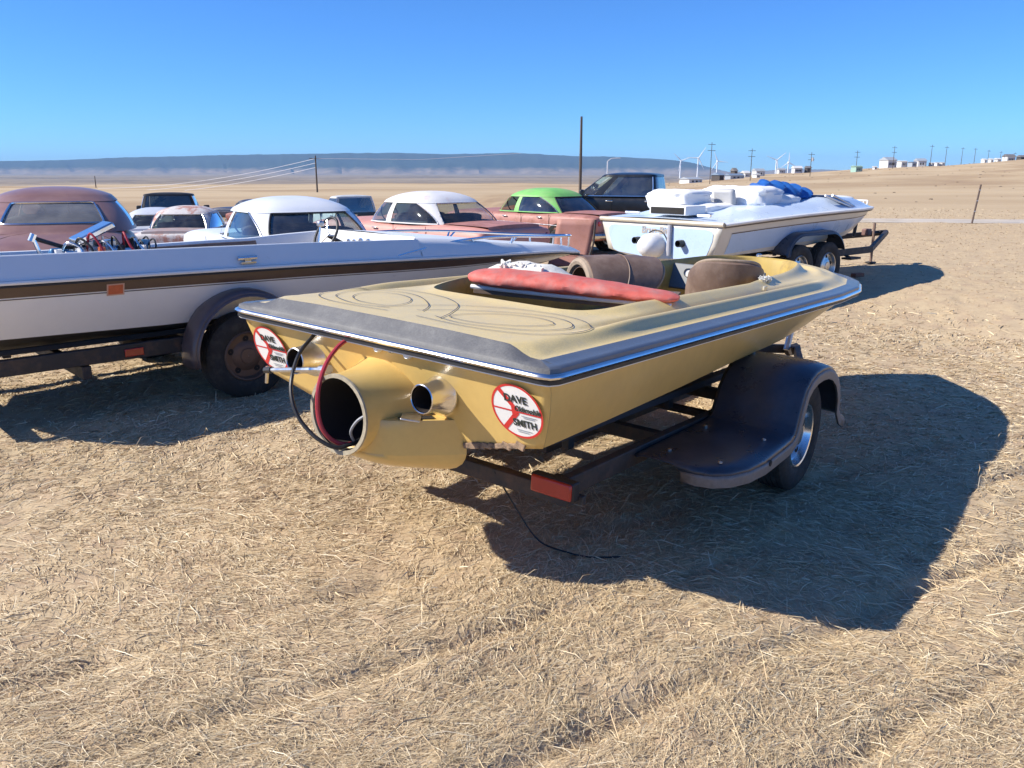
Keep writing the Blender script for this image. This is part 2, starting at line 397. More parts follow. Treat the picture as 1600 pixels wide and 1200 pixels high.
# far plateau
def build_hills():
    prof = [(-900, 262), (-400, 256), (0, 252), (100, 250), (200, 246), (330, 243), (420, 241.5), (500, 240), (620, 239), (700, 241), (760, 240), (800, 238.5), (850, 242), (900, 244), (950, 245), (1000, 247), (1050, 250), (1085, 255), (1110, 262), (1140, 269), (1180, 268), (1230, 264), (1290, 265), (1350, 268), (1430, 270), (1700, 275)]
    us = np.linspace(-900, 1700, 520); D0, D1 = 7600., 10800.
    rows = []; ts = np.linspace(0, 1, 26)
    kx = (us-800)/1294
    top = np.interp(us, [p[0] for p in prof], [p[1] for p in prof])
    cP, sP = math.cos(PITCH), math.sin(PITCH)
    up = -(top-600)/1294; slope = (up*cP-sP)/(cP+up*sP); kr = kx/(cP+up*sP)
    base = -24.
    V = []
    for t in ts:
        D = D0+(D1-D0)*t
        crest = H+slope*D1
        prof_t = .25*ss(0, .55, t)*.9+.75*ss(.35, .93, t)+.03*t
        gul = fbm(kr*D1/420+3, np.full_like(kr, t*3.0), 5, 5)*.55*math.sin(math.pi*min(1, t*1.02))
        gul2 = np.abs(fbm(kr*D1/240, np.full_like(kr, t*1.2), 4, 15))*-.9*math.sin(math.pi*min(1, t*1.02))
        z = base+(crest-base)*np.clip(prof_t/ (.25*.9+.75+.03)+(gul+gul2)*.85, 0, 1.02)
        z += fbm(kr*D1/160, np.full_like(kr, t*9.), 4, 25)*14*(t > .9)*.5
        if t == 0: z = z*0+base-6
        V.append(np.stack([kr*D, np.full_like(kr, D), z], -1))
    V.append(np.stack([kr*D1*1.06, np.full_like(kr, D1*1.06), np.full_like(kr, base)], -1))
    rows = [[tuple(p) for p in r] for r in V]
    m = bpy.data.materials.new('plateau'); m.use_nodes = True; t = m.node_tree; N = t.nodes; L = t.links; b = N['Principled BSDF']
    tc = N.new('ShaderNodeTexCoord'); nz = N.new('ShaderNodeTexNoise'); nz.inputs['Scale'].default_value = .006; nz.inputs['Detail'].default_value = 9; nz.inputs['Roughness'].default_value = .7
    L.new(tc.outputs['Object'], nz.inputs['Vector'])
    sp = N.new('ShaderNodeSeparateXYZ'); L.new(tc.outputs['Object'], sp.inputs[0])
    mr = N.new('ShaderNodeMapRange'); mr.inputs[1].default_value = -10; mr.inputs[2].default_value = 70; L.new(sp.outputs[2], mr.inputs[0])
    ad = N.new('ShaderNodeMath'); ad.operation = 'MULTIPLY_ADD'; ad.inputs[1].default_value = 1.4; ad.inputs[2].default_value = -.7; L.new(nz.outputs[0], ad.inputs[0])
    ad2 = N.new('ShaderNodeMath'); L.new(ad.outputs[0], ad2.inputs[0]); L.new(mr.outputs[0], ad2.inputs[1])
    r = N.new('ShaderNodeValToRGB'); L.new(ad2.outputs[0], r.inputs[0])
    r.color_ramp.elements[0].position = .15; r.color_ramp.elements[0].color = (.27, .20, .14, 1)
    r.color_ramp.elements[1].position = .75; r.color_ramp.elements[1].color = (.028, .036, .022, 1)
    L.new(r.outputs[0], b.inputs['Base Color']); b.inputs['Roughness'].default_value = 1; b.inputs['Specular IOR Level'].default_value = 0
    o = G('hills', rows, m, None, flip=False, kind='structure')
    o['label'] = 'long blue flat-topped plateau on the horizon'
build_hills()

# pale two-track road crossing the right of the field
def build_road():
    pts = cr([(3, 31.5, 0), (10, 30.6, 0), (18, 29.6, 0), (27, 28.6, 0), (40, 26.5, 0), (60, 22, 0)], 12)
    for off in (0,):
        rows = []
        for p in pts:
            rows.append([(p.x, p.y+o_, hgt(p.x, p.y+o_)+.035-(.03 if abs(o_) > 1.2 else 0)) for o_ in (-1.3, -.7, 0, .7, 1.3)])
        G('dirt_road', rows, mat('pale_dirt', (.52, .46, .39), .95, var=.15, vscale=.8, col2=(.42, .34, .24), c2amt=.42, c2scale=.5, spec=.1), None, flip=False, kind='structure', label='pale dirt track crossing the dry grass')
build_road()
# ------------------------------------------------------------------ wheels and trailers
def wheel(parent, c, r=.33, w=.19, rr=.19, side=-1, rim=None, name='wheel', cap=True, tyre=None):
    e = E(name, c, parent=parent); s = side; h = w/2; T = MB()
    prof = [(rr, -h*.78), (rr+.02, -h*.92), (r*.76, -h), (r*.9, -h*.98), (r*.965, -h*.86)]
    for k in range(5):      # tread ribs
        a0 = -h*.8+k*h*.32; prof += [(r*.985, a0), (r, a0+.004), (r, a0+h*.26), (r*.985, a0+h*.26+.003)]
    prof += [(r*.965, h*.86), (r*.9, h*.98), (r*.76, h), (rr+.02, h*.92), (rr, h*.78)]
    T.lathe(prof, 40, closed=True); T.o('tyre', tyre or TYR, e)
    K = MB(); K.lathe([(rr+.006, s*h*.80), (rr-.004, s*h*.9), (rr*.93, s*h*.86), (rr*.87, s*h*.45), (rr*.62, s*h*.40), (rr*.45, s*h*.62), (rr*.33, s*h*.66), (rr*.3, s*h*.75), (.004, s*h*.78)], 36)
    K.lathe([(rr-.004, s*h*.7), (rr-.004, -s*h*.8)], 36); K.o('rim', rim or DCH, e)
    if cap:
        for k in range(5):
            a = k*2*math.pi/5+.3; q = MB(); q.lathe([(.004, 0), (.022, 0), (.026, -s*.004)], 12, (math.cos(a)*rr*.70, s*(h*.45), math.sin(a)*rr*.70)); q.o('slot', DARK, e)
    return e
def fender(parent, stations, side, m=FND, me=FNE, lip=.07):
    """stations (x, z, y_in, y_out); a pressed sheet with a turned-down outer lip"""
    S = [Vector(s) if len(s) == 4 else s for s in stations]
    rows = []; lips = []
    for i, s in enumerate(S):
        a = S[max(0, i-1)]; b = S[min(len(S)-1, i+1)]; tx, tz = b[0]-a[0], b[1]-a[1]; l = math.hypot(tx, tz) or 1
        nx, nz = tz/l, -tx/l        # inward (below / towards the wheel) for a path running forward
        x, z, yi, yo = s
        sg = side
        rows.append([(x+nx*.015, sg*yi, z+nz*.015), (x, sg*(yi+.03), z), (x, sg*(yi*.6+yo*.4), z-nz*.004), (x, sg*(yi*.2+yo*.8), z), (x+nx*.012, sg*(yo-.022), z+nz*.012), (x+nx*.03, sg*(yo-.004), z+nz*.03)])
        lips.append([(x+nx*.031, sg*(yo-.003), z+nz*.031), (x+nx*.05, sg*(yo+.001), z+nz*.05), (x+nx*lip, sg*yo, z+nz*lip), (x+nx*lip, sg*(yo-.012), z+nz*lip)])
    f = G('fender', rows, m, parent, thick=.005, ang=60)
    G('fender_edge', lips, me, f, thick=.003, ang=60)
    return f
def trailer(root, rail_y, x0, x1, tongue_x, zr, bars, wheels_x, wy, r, rail=(.05, .09), m=FRM, zt=None, rim=None, bunk=None, cbz=None):
    zt = zt or zr
    for s in (-1, 1):
        b = MB(); b.box(((x0+x1)/2, s*rail_y, zr), (x1-x0, rail[0], rail[1])); b.o('side_rail', m, root, .006)
        L = math.hypot(tongue_x-x1, rail_y); a = math.atan2(-s*(rail_y-.03), tongue_x-x1); 
        b = MB(); b.box(((x1+tongue_x)/2, s*(rail_y+.03)/2, (zr+zt)/2), (L, rail[0], rail[1]*.9), rz=a, ry=math.atan2(zr-zt, L)); b.o('tongue_rail', m, root, .006)
    for x, wd in bars:
        box('crossbar', (x, 0, cbz or zr-.003), (.06, wd*2, rail[1]*.85), m, root, .006)
    for x in wheels_x:
        tube('axle', [(x, -wy+.02, r), (x, wy-.02, r)], .028, m, root)
        for s in (-1, 1): wheel(root, (x, s*wy, r), r, .19, r*.575, s, rim)
    if bunk:
        for s in (-1, 1):
            box('bunk', ((bunk[0]+bunk[1])/2, s*bunk[2], bunk[3]), (bunk[1]-bunk[0], .1, .04), mat('bunk_carpet', (.06, .06, .065), .95, bump=.5), root, .008, rx=s*R(9))
            for x in (bunk[0]+.2, (bunk[0]+bunk[1])/2, bunk[1]-.2):
                box('bunk_bracket', (x, s*bunk[2], (bunk[3]+zr)/2), (.05, .04, abs(bunk[3]-zr)), m, root, .004)
    tube('coupler', [(tongue_x-.12, 0, zt), (tongue_x+.06, 0, zt), (tongue_x+.1, 0, zt-.01)], [.05, .055, .03], m, root)

# ------------------------------------------------------------------ hull helper
def hull(root, X, HB, ZS, CHB, CZ, KZ, mside, mbot, xt=lambda z: 0, flare=.02, nx=60, names=('hull_side', 'hull_bottom'), zoff=0):
    x1 = X[-1]; xs = [x1*(1-(1-t)**1.6) for t in np.linspace(0, 1, nx)]
    for s in (-1, 1):
        rows = []; rb = []
        for x in xs:
            hb, zs, ch, cz, kz = (ip(x, X, q) for q in (HB, ZS, CHB, CZ, KZ))
            fx = ss(.6, 0, x)
            row = []
            for t in np.linspace(0, 1, 8):
                y = hb+(ch-hb)*t+flare*math.sin(math.pi*t)*.6*(0 if x > x1*.97 else 1); z = zs+zoff+(cz-zs-zoff)*t
                row.append((x+fx*xt(z), s*y, z))
            rows.append(row)
            row = []
            for t in np.linspace(0, 1, 6):
                z = cz+(kz-cz)*t; row.append((x+fx*xt(z), s*ch*(1-t), z))
            rb.append(row)
        G(names[0], rows, mside, root, flip=(s > 0)); G(names[1], rb, mbot, root, flip=(s > 0))
def resample(P, step):
    out = [P[0]]; 
    for a, b in zip(P, P[1:]):
        d = (b-a).length; n = max(1, int(round(d/step)))
        for k in range(1, n+1): out.append(a+(b-a)*k/n)
    return out

# ------------------------------------------------------------------ yellow jet boat
# the trailer stands on ground that falls gently to the right, so boat and trailer share a slightly tilted frame
YM = Matrix(((.60349, -.79573, .05110), (.79646, .60462, .00893), (-.03800, .03531, .99865)))
YO = Vector((-.63917, 3.32960, .03831)); YE = YM.to_euler()
yb = E('jet_boat', YO, label='mustard yellow jet boat with round stern decals and brown seats', cat='boat', rot=YE)
yX = [0, .6, 1.3, 2.0, 2.8, 3.5, 4.1, 4.6, 5.0, 5.35, 5.53, 5.60]
yHB = [.91, .91, .91, .91, .905, .895, .845, .715, .52, .27, .11, .0]
yZS = [1.03, 1.03, 1.03, 1.03, 1.03, 1.028, 1.025, 1.02, 1.015, 1.008, 1.002, 1.0]
yCH = [.80, .80, .79, .78, .75, .68, .58, .46, .30, .13, .05, .0]
yCZ = [.685, .70, .722, .752, .765, .78, .785, .785, .79, .80, .82, .84]
yKZ = [.485, .43, .40, .40, .40, .42, .49, .58, .65, .73, .79, .84]
YL = 5.60; YW = .91
def xt(z): return .02+max(0, 1.0-z)*.36
hull(yb, yX, [max(0, h-.025) for h in yHB], yZS, yCH, yCZ, yKZ, YEL, YEL, xt=xt, zoff=-.035)
# transom panel
rows = []
for z_ in np.linspace(0, 1, 12):
    row = []
    for y in np.linspace(-1, 1, 41):
        hb = .885*(1-z_)+.80*z_; yy = y*(hb+.012*math.sin(math.pi*z_)+.003)
        zb = .685-.20*(1-abs(y))
        z = .995+(zb-.995)*z_
        row.append((xt(z), yy, z))
    rows.append(row)
transom = G('transom', rows, YEL, yb, flip=False, thick=.012)
# gunwale outline loop
side = [Vector((ip(x, yX, yX), -ip(x, yX, yHB), 0)) for x in [YL*(1-(1-t)**1.5) for t in np.linspace(0, 1, 120)]]
side[0] = Vector((.05, -YW, 0)); side.insert(0, Vector((.012, -YW+.015, 0))); side.insert(0, Vector((0, -YW+.05, 0)))
port = [Vector((p.x, -p.y, 0)) for p in side[::-1][1:]]
stern = [Vector((0, y, 0)) for y in np.linspace(YW-.05, -YW+.05, 52)[1:-1]]
GL = side+port+stern; NG = len(GL)
def zs(x): return ip(x, yX, yZS)
gl_np = np.array([(p.x, p.y) for p in side+port])
def dist_poly(x, y, P):
    a = P[:-1]; b = P[1:]; ab = b-a; ap = np.array([x, y])-a
    t = np.clip((ap*ab).sum(1)/np.maximum((ab*ab).sum(1), 1e-12), 0, 1)
    d = ap-ab*t[:, None]; return float(np.sqrt((d*d).sum(1).min()))
CX = 2.66
def ck(th):
    c, s = math.cos(th), math.sin(th)
    ax = 1.84 if c >= 0 else 1.84; n = 2.8 if c >= 0 else 7
    b = .56-.09*max(0, c)
    r = (abs(c/ax)**n+abs(s/b)**n)**(-1/n); return Vector((CX+r*c, r*s, 0))
ck_np = np.array([(ck(t).x, ck(t).y) for t in np.linspace(0, 2*math.pi, 161)])
def deck(x, y):
    e = dist_poly(x, y, gl_np); q = dist_poly(x, y, ck_np)
    h = .010+.037*ss(.10, .21, e)+.008*(1-min(1, abs(y)/1.0)**2)*ss(.13, .5, e)
    W1 = ss(.35, .9, x)*ss(3.9, 3.3, x)
    h += .024*math.exp(-((e-.175)/.030)**2)*W1 - .022*math.exp(-((e-.245)/.026)**2)*W1
    cm = ss(.85, 1.3, x)
    h += (.034+.03*ss(3.4, 4.3, x))*math.exp(-(q/.055)**2)*cm+.012*math.exp(-(q/.04)**2)*(1-cm)
    # wedge-shaped rise behind the foredeck
    h += .03*math.exp(-((q-.17)/.05)**2)*ss(3.9, 4.5, x)*ss(.02, .2, abs(y))
    return zs(x)+h
nrm = []
for i in range(NG):
    t = (GL[(i+1) % NG]-GL[i-1]); n_ = Vector((t.y, -t.x, 0)); nrm.append(n_.normalized())
G2 = []
for i, p in enumerate(GL):
    st = p.x < 1e-6 or p.x < .013
    if st: q = Vector((.068, max(-.815, min(.815, p.y*.93)), 0))
    else:
        wd = .092 if p.x < 4.5 else .092+.06*ss(4.5, 5.5, p.x)
        q = p-nrm[i]*wd
        if p.x < .06: q = Vector((.085, math.copysign(.81, p.y), 0))
        if p.x > 5.42: q = Vector((min(q.x, 5.36), q.y*.9, 0))
    G2.append(q)
# border strip: outer roll, flat top
def brow(i, t):
    p, q = GL[i], G2[i]; x = p.x+(q.x-p.x)*t; y = p.y+(q.y-p.y)*t
    z0 = zs(p.x)-.004; z1 = deck(q.x, q.y); k = ss(0, 1, t) if p.x > .013 else t
    return (x, y, z0+(z1-z0)*k+.008*math.sin(math.pi*min(1, t*3))*(1 if p.x > .013 else .3))
stern_i = [i for i in range(NG) if GL[i].x < .013]
ns = len(side)+len(port)
loop_rows = []
for t in (-.03, 0, .08, .25, .5, .75, 1):
    if t < 0: loop_rows.append([(GL[i].x+nrm[i].x*.004, GL[i].y+nrm[i].y*.004, zs(GL[i].x)-.022) for i in range(NG)])
    else: loop_rows.append([brow(i, t) for i in range(NG)])
def cols(a, b): return [[r[k % NG] for k in range(a, b+1)] for r in loop_rows]
G('gunwale_border', cols(1, ns-2), BRD, yb, flip=True)
G('stern_strip', cols(ns-2, NG+1), VIN, yb, flip=True)
# deck ring between border and cockpit
dr = []
for t in list(np.linspace(0, 1, 26)):
    row = []
    for i in range(NG):
        q = G2[i]; c = ck(math.atan2(q.y, q.x-CX)); p = q+(c-q)*t; row.append((p.x, p.y, deck(p.x, p.y)))
    dr.append(row)
G('deck', dr, YDK, yb, closed=True, flip=True, ang=50)
ckl = [ck(math.atan2(q.y, q.x-CX)) for q in G2]
wl = []
for dz, ins in ((0, 0), (-.012, .012), (-.05, .02), (-.12, .025), (-.25, .03), (-.40, .04)):
    wl.append([(CX+(c.x-CX)*(1-ins), c.y*(1-ins*1.5), (deck(c.x, c.y)+dz) if dz > -.1 else (zs(2.2)+.05+dz)) for c in ckl])
wall = G('cockpit_liner', wl, YIN, yb, closed=True, flip=True)
fl = MB(); n_ = len(wl[-1]); fl.add(wl[-1]+[(CX, 0, zs(2.2)-.34)], [[i, (i+1) % n_, n_] for i in range(n_)]); fl.o('cockpit_floor', DARK, yb)
# rolled aft edge of the cockpit
tube('padded_roll', cr([(.88, y, 1.055) for y in np.linspace(-.50, .50, 9)], 4), .032, mat('tan_vinyl', (.40, .30, .17), .55, bump=.2), yb)
# rub rail: chrome bead, dark insert, thin white line
def sweep(name, prof, m, a=0, b=None, closed=True):
    rows = []
    for o_, dz in prof: rows.append([(GL[i].x+nrm[i].x*o_, GL[i].y+nrm[i].y*o_, zs(GL[i].x)+dz) for i in range(NG)])
    return G(name, rows, m, yb, closed=True, flip=True)
rr_ = sweep('rub_rail', [(.000, -.018), (.010, -.019), (.018, -.024), (.021, -.031), (.018, -.038), (.010, -.043), (.0, -.044)], CHR)
ri = sweep('rail_insert', [(.004, -.0435), (.007, -.046), (.007, -.060), (0, -.0615), (-.03, -.063)], BLK)
rw = sweep('rail_pinstripe', [(-.006, -.0605), (.001, -.062), (.001, -.066), (-.03, -.068)], WPNT)
# pinstripe lines on the stern deck
def deckline(pts, closed=False, wd=.0024):
    P = cr([(x, y, 0) for x, y in pts], 7, closed)
    k = len(P); A = []; B = []
    for i in range(k):
        t = (P[(i+1) % k]-P[i-1]) if closed or 0 < i < k-1 else (P[min(i+1, k-1)]-P[max(0, i-1)])
        n_ = Vector((-t.y, t.x, 0)).normalized()*wd
        a, b = P[i]+n_, P[i]-n_
        A.append((a.x, a.y, deck(a.x, a.y)+.004)); B.append((b.x, b.y, deck(b.x, b.y)+.004))
    G('pinstripe', [A, B], mat('dark_pinstripe', (.07, .065, .075), .5), yb, closed=closed)
for s in (1, -1):
    deckline([(x*1.25, y*.84) for x, y in [(.20, s*.16), (.17, s*.40), (.26, s*.68), (.42, s*.76), (.52, s*.62), (.50, s*.38), (.36, s*.10), (.24, -s*.02)]])
    deckline([(x*1.25, y*.84) for x, y in [(.23, s*.22), (.22, s*.42), (.30, s*.60), (.42, s*.66), (.47, s*.52), (.43, s*.34), (.33, s*.22)]], True)
    deckline([(x*1.25, y*.84) for x, y in [(.15, s*.10), (.14, s*.50), (.24, s*.78), (.46, s*.85), (.58, s*.64), (.57, s*.30), (.46, s*.02), (.30, -s*.14), (.18, -s*.22)]])
# decals
def decal(y):
    z = .832; x = xt(z); tl = math.atan(.36)
    Xa = Vector((0, -1, 0)); Ya = Vector((-math.sin(tl), 0, math.cos(tl))); Za = Xa.cross(Ya)
    r = .118
    def at(px, py, lift): return Vector((x, y, z))+Xa*px*r+Ya*py*r+Za*(.0135+lift)
    def poly(name, pts, m, lift, parent): return M(name, [at(px, py, lift) for px, py in pts], [list(range(len(pts)))], m, parent, smooth=False)
    d = poly('decal', [(math.cos(t), math.sin(t)) for t in np.linspace(0, 2*math.pi, 49)[:-1]], WPNT, 0, yb)
    ring = [[at(q*math.cos(t), q*math.sin(t), .0008) for t in np.linspace(0, 2*math.pi, 49)[:-1]] for q in (.925, 1.004)]
    G('decal_ring', ring, RPNT, d, closed=True)
    V = MB()
    def bar(a, b, w0, w1, lift):
        a = Vector(a); b = Vector(b); n_ = Vector((-(b-a).y, (b-a).x)).normalized()
        V.add([at(*(a+n_*w0), lift), at(*(a-n_*w0), lift), at(*(b-n_*w1), lift), at(*(b+n_*w1), lift)], [[0, 1, 2, 3]])
    bar((-.60, .74), (.02, .02), .085, .085, .0009); bar((-.60, -.74), (.02, -.02), .085, .085, .0012)
    bar((-.93, 0), (-.1, 0), .028, .028, .0015); bar((.1, 0), (.93, 0), .028, .028, .0015)
    V.add([at(px, py, .0018) for px, py in [(-.20, .2), (.13, .0), (-.20, -.2)]], [[2, 1, 0]])
    V.o('decal_bars', RPNT, d, smooth=False)
    def tm(px, py): return Matrix.Translation(at(px, py, .0022)) @ Matrix((Xa, Ya, Za)).transposed().to_4x4()
    text('lettering', 'DAVE', .38*r, KPNT, d, tm(.02, .46), thick=.001, width=.95)
    text('lettering', 'SMITH', .36*r, KPNT, d, tm(.25, -.42), thick=.001, width=.92)
    text('lettering', 'Oldsmobile', .27*r, KPNT, d, tm(.42, .13), shear=.35, thick=.0008, width=.8)

    for px, py, wd in ((.45, -.12, .3), (.45, -.18, .22), (.18, -.68, .3), (.14, -.75, .22)):
        M('fine_print', [at(px-wd, py-.012, .002), at(px+wd, py-.012, .002), at(px+wd, py+.012, .002), at(px-wd, py+.012, .002)], [[0, 1, 2, 3]], GPNT, d, smooth=False)
decal(-.722); decal(.735)
# jet housing
JC = .706
def ring(x, r, z=JC, n=40, sq=0): return [(x, r*math.cos(2*math.pi*k/n), z+r*math.sin(2*math.pi*k/n)) for k in range(n)]
jh = G('jet_housing', [ring(.14-.30*t, .165+.08*(1-t)**2.2) for t in np.linspace(0, 1, 16)]+[ring(-.163, .158), ring(-.155, .152)], YEL, yb, closed=True, flip=True)
G('jet_bore', [ring(-.157, .1535), ring(.0, .145), ring(.25, .12)], DARK, jh, closed=True, flip=False, capb=True)
G('housing_rim', [ring(-.158, .168), ring(-.167, .167), ring(-.167, .151), ring(-.158, .15)], mat('chipped_fibreglass', (.36, .31, .22), .8, var=.35, vscale=30), jh, closed=True, flip=True)
# lower shelf either side of the housing
pl = cr([(.16, .48), (.10, .40), (.02, .335), (-.05, .27), (-.105, .18), (-.13, .06)], 5)if False else [(.17, .47), (.10, .405), (.04, .35), (-.02, .29), (-.07, .235), (-.105, .17), (-.125, .09), (-.13, 0)]
pl = pl+[(x, -y) for x, y in pl[-2::-1]]
pl = [(x, y*.86) for x, y in pl]
ply = [(y, x) for x, y in pl[:8]][::-1]
def plx(y): return ip(y, [q[0] for q in ply], [q[1] for q in ply])
def shelf_mesh(rws):
    S_ = MB(); nr, nc = len(rws), len(rws[0]); S_.add([p for r in rws for p in r], gridF(nr, nc, True)+[list(range(nc)), [(nr-1)*nc+j for j in range(nc)][::-1]]); S_.o('jet_shelf', YEL, yb, ang=60)
for s in (1, -1):
    rws = []
    for z_, k in ((.705, .985), (.70, 1), (.66, 1.0), (.62, .995), (.59, .985), (.557, .96)):
        yi = math.sqrt(max(.0016, .160**2-(z_-JC)**2)); ys = np.linspace(.404, yi, 14)
        rws.append([(.17+(plx(y)-.17)*k, s*y, z_) for y in ys]+[(.17, s*yi, z_), (.17, s*.404, z_)])
    shelf_mesh(rws)
yf = np.linspace(.404, -.404, 31)
shelf_mesh([[(.17+(plx(abs(y))-.17)*k, y*q, z_) for y in yf]+[(.17, -.404*q, z_), (.17, .404*q, z_)] for z_, k, q in ((.5575, .96, 1), (.535, .91, .985), (.51, .82, .95), (.485, .66, .87), (.47, .5, .78))])
M('black_tape', [(.0, -.19, .7085), (-.03, -.20, .7085), (.03, -.27, .7085), (.08, -.31, .7085), (.10, -.27, .7085)], [[0, 1, 2, 3, 4]], BLK, yb, smooth=False)
box('alloy_plate', (.015, -.235, .712), (.08, .11, .008), STL, yb, .003, rz=R(-52), ry=R(6))
# damaged strip and bare glass fibre along the bottom of the transom
dm = MB()
for k in range(9):
    y0 = -.42-k*.035; z0 = .685-.20*(1-abs(y0)/.80)+.012
    dm.box((xt(z0)-.006, y0, z0), (.012, .045, .02+.012*random.random()), rx=random.uniform(-.3, .3))
dm.o('broken_edge', mat('bare_fibreglass', (.33, .22, .14), .85, var=.4, vscale=40, col2=(.05, .035, .03), c2amt=.45, c2scale=30), yb, .003)
# exhausts
for y, z in ((-.335, .815), (.43, .835)):
    p = MB(); p.lathe([(.050, .12), (.054, -.035), (.0565, -.038), (.060, -.035), (.061, .0), (.066, .03), (.083, xt(z)-.014), (.085, xt(z)-.010), (.083, xt(z))], 36, (0, y, z), 'X'); ex = p.o('exhaust_pipe', CHR if y < 0 else STL, yb)
    G('exhaust_bore', [[(x, y+r*math.cos(t), z+r*math.sin(t)) for t in np.linspace(0, 2*math.pi, 25)[:-1]] for x, r in ((-.030, .0525), (.15, .05))], mat('soot', (.02, .013, .01), .95), ex, closed=True, capb=True)
for y, r in ((-.03, .019), (-.11, .010), (-.20, .019)):
    z = .962; b_ = MB(); b_.lathe([(.002, -.012), (r*.4, -.012), (r*.42, -.006), (r*.8, -.010), (r, -.004), (r, .01)], 16, (xt(z)-.012, y, z), 'X'); b_.o('drain_fitting', WPNT if r > .01 else DCH, yb)
tube('red_hose', cr([(.06, .13, .99), (.04, .132, .985), (-.03, .145, .95), (-.12, .121, .89), (-.2, .074, .813), (-.21, .067, .709), (-.2, .048, .638), (-.17, .017, .592), (-.12, -.016, .575), (-.02, -.03, .585)], 6), .0095, REDH, yb)
tube('black_hose', cr([(.06, .34, .968), (.04, .371, .962), (0, .366, .939), (-.1, .316, .898), (-.2, .238, .836), (-.24, .197, .769), (-.25, .153, .698), (-.24, .106, .644), (-.22, .044, .6), (-.17, -.014, .572), (-.05, -.05, .60)], 6), .0085, BLK, yb)
tube('loose_wire', cr([(-.1, -.03, .58), (-.14, -.05, .64), (-.15, -.10, .70), (-.12, -.135, .73)], 5), .006, mat('grey_wire', (.35, .36, .38), .5), yb)
rod = tube('control_rod', [(-.10, .164, .855), (-.03, .636, .757)], .011, STL, yb)
tube('rod_bolt', [(-.03, .632, .775), (-.03, .640, .695)], .008, DCH, rod); tube('rod_collar', [(-.037, .59, .767), (-.03, .645, .755)], .016, BLK, rod); tube('rod_end', [(-.107, .12, .864), (-.098, .18, .851)], .02, STL, rod)
# seats
def shell_seat(name, loc, rot, r=.24, hgt_=.42, arc=(-100, 100), th=.055):
    e = E(name, loc, parent=yb, rot=rot); a0, a1 = R(arc[0]), R(arc[1]); n_ = 26
    def P(t, rr, z): return (rr*math.cos(t), rr*math.sin(t), z)
    sec = [(r, 0), (r+.01, hgt_*.3), (r+.012, hgt_*.7), (r+.002, hgt_*.97), (r-th*.4, hgt_), (r-th*.85, hgt_*.97), (r-th, hgt_*.7), (r-th, 0)]
    rows = [[P(t, q, z*(1-.25*(abs(2*(t-a0)/(a1-a0)-1))**3)) for q, z in sec] for t in np.linspace(a0, a1, n_)]
    G('backrest', rows, BRNV, e, closed=True, capa=True, capb=True, flip=True)
    edge = [P(t, r-th*.45, hgt_*1.0*(1-.25*(abs(2*(t-a0)/(a1-a0)-1))**3)+.004) for t in np.linspace(a0, a1, n_)]
    tube('piping', edge, .011, BRND, e)
    for z in (.0,):
        tube('lower_piping', [P(t, r-th*.5, .0) for t in np.linspace(a0, a1, n_)], .026, BRND, e)
    tube('seam', [P(t, r+.013, hgt_*.5*(1-.25*(abs(2*(t-a0)/(a1-a0)-1))**3)) for t in np.linspace(a0, a1, n_)], .004, BRNV, e, n=5)
    return e
shell_seat('seat', (2.02, .27, 1.005), (R(90), 0, R(56)), r=.225, hgt_=.52, arc=(-5, 172), th=.07)
shell_seat('seat', (3.13, -.20, .76), (0, R(4), R(212)), r=.25, hgt_=.47, arc=(-88, 88))
box('seat_cushion', (2.6, .0, .80), (.6, .8, .12), BRNV, yb, .04)
# dash and gauges
da = box('dash_panel', (3.62, .1, 1.0), (.03, .8, .2), mat('dash_grey', (.16, .17, .18), .4), yb, .01, ry=R(18))
for y, z, r in ((.29, 1.035, .035), (.20, 1.03, .04), (.10, 1.03, .04), (.0, 1.035, .035), (.16, .965, .035), (.25, .96, .03), (.06, .96, .035)):
    g_ = MB(); x = 3.594+(1.0-z)*-.32
    g_.lathe([(r*.82, -.004), (r*.85, -.014), (r, -.014), (r*1.05, 0), (r*1.05, .01)], 20, (x, y, z), 'X'); gg = g_.o('gauge', CHR, da)
    q = MB(); q.lathe([(.001, -.006), (r*.84, -.006)], 20, (x, y, z), 'X'); q.o('dial', WPNT, gg)
# bow fittings, seams and small hardware
cl = MB(); cl.lathe([(.03, 0), (.032, .012), (.02, .02), (.02, .045), (.026, .05), (.026, .065), (.012, .075), (.002, .076)], 16, (5.02, .28, deck(5.02, .28)-.002), 'Z'); cl.o('bow_light', CHR, yb)
cl = MB(); cl.box((3.1, .62, deck(3.1, .62)+.015), (.06, .03, .03)); cl.o('cleat', CHR, yb, .006)
def seam(pts):
    P = cr([(x, y, 0) for x, y in pts], 6); A = []; B_ = []
    for p in P: A.append((p.x-.006, p.y+.004, deck(p.x, p.y)+.003)); B_.append((p.x+.006, p.y-.004, deck(p.x, p.y)+.003))
    G('deck_seam', [A, B_], mat('seam_dark', (.10, .09, .08), .7), yb)
seam([(4.55, -.20), (4.75, -.30), (4.95, -.36)]); seam([(4.55, .2), (4.75, .30), (4.95, .36)])
box('courtesy_plate', (2.75, -.63, deck(2.75, -.63)+.006), (.05, .012, .03), mat('faded_plate', (.5, .48, .4), .5), yb, .003)
tuft = MB()
for k in range(26):
    x, y = 3.0+random.uniform(-.07, .07), -.53+random.uniform(-.02, .02); z = deck(x, y)
    tuft.tube([(x, y, z-.01), (x+random.uniform(-.02, .02), y+random.uniform(-.02, .02), z+.012), (x+random.uniform(-.03, .03), y+random.uniform(-.03, .03), z+random.uniform(.01, .03))], [.008, .007, .003], 5)
tuft.o('torn_foam', WPAD, yb)
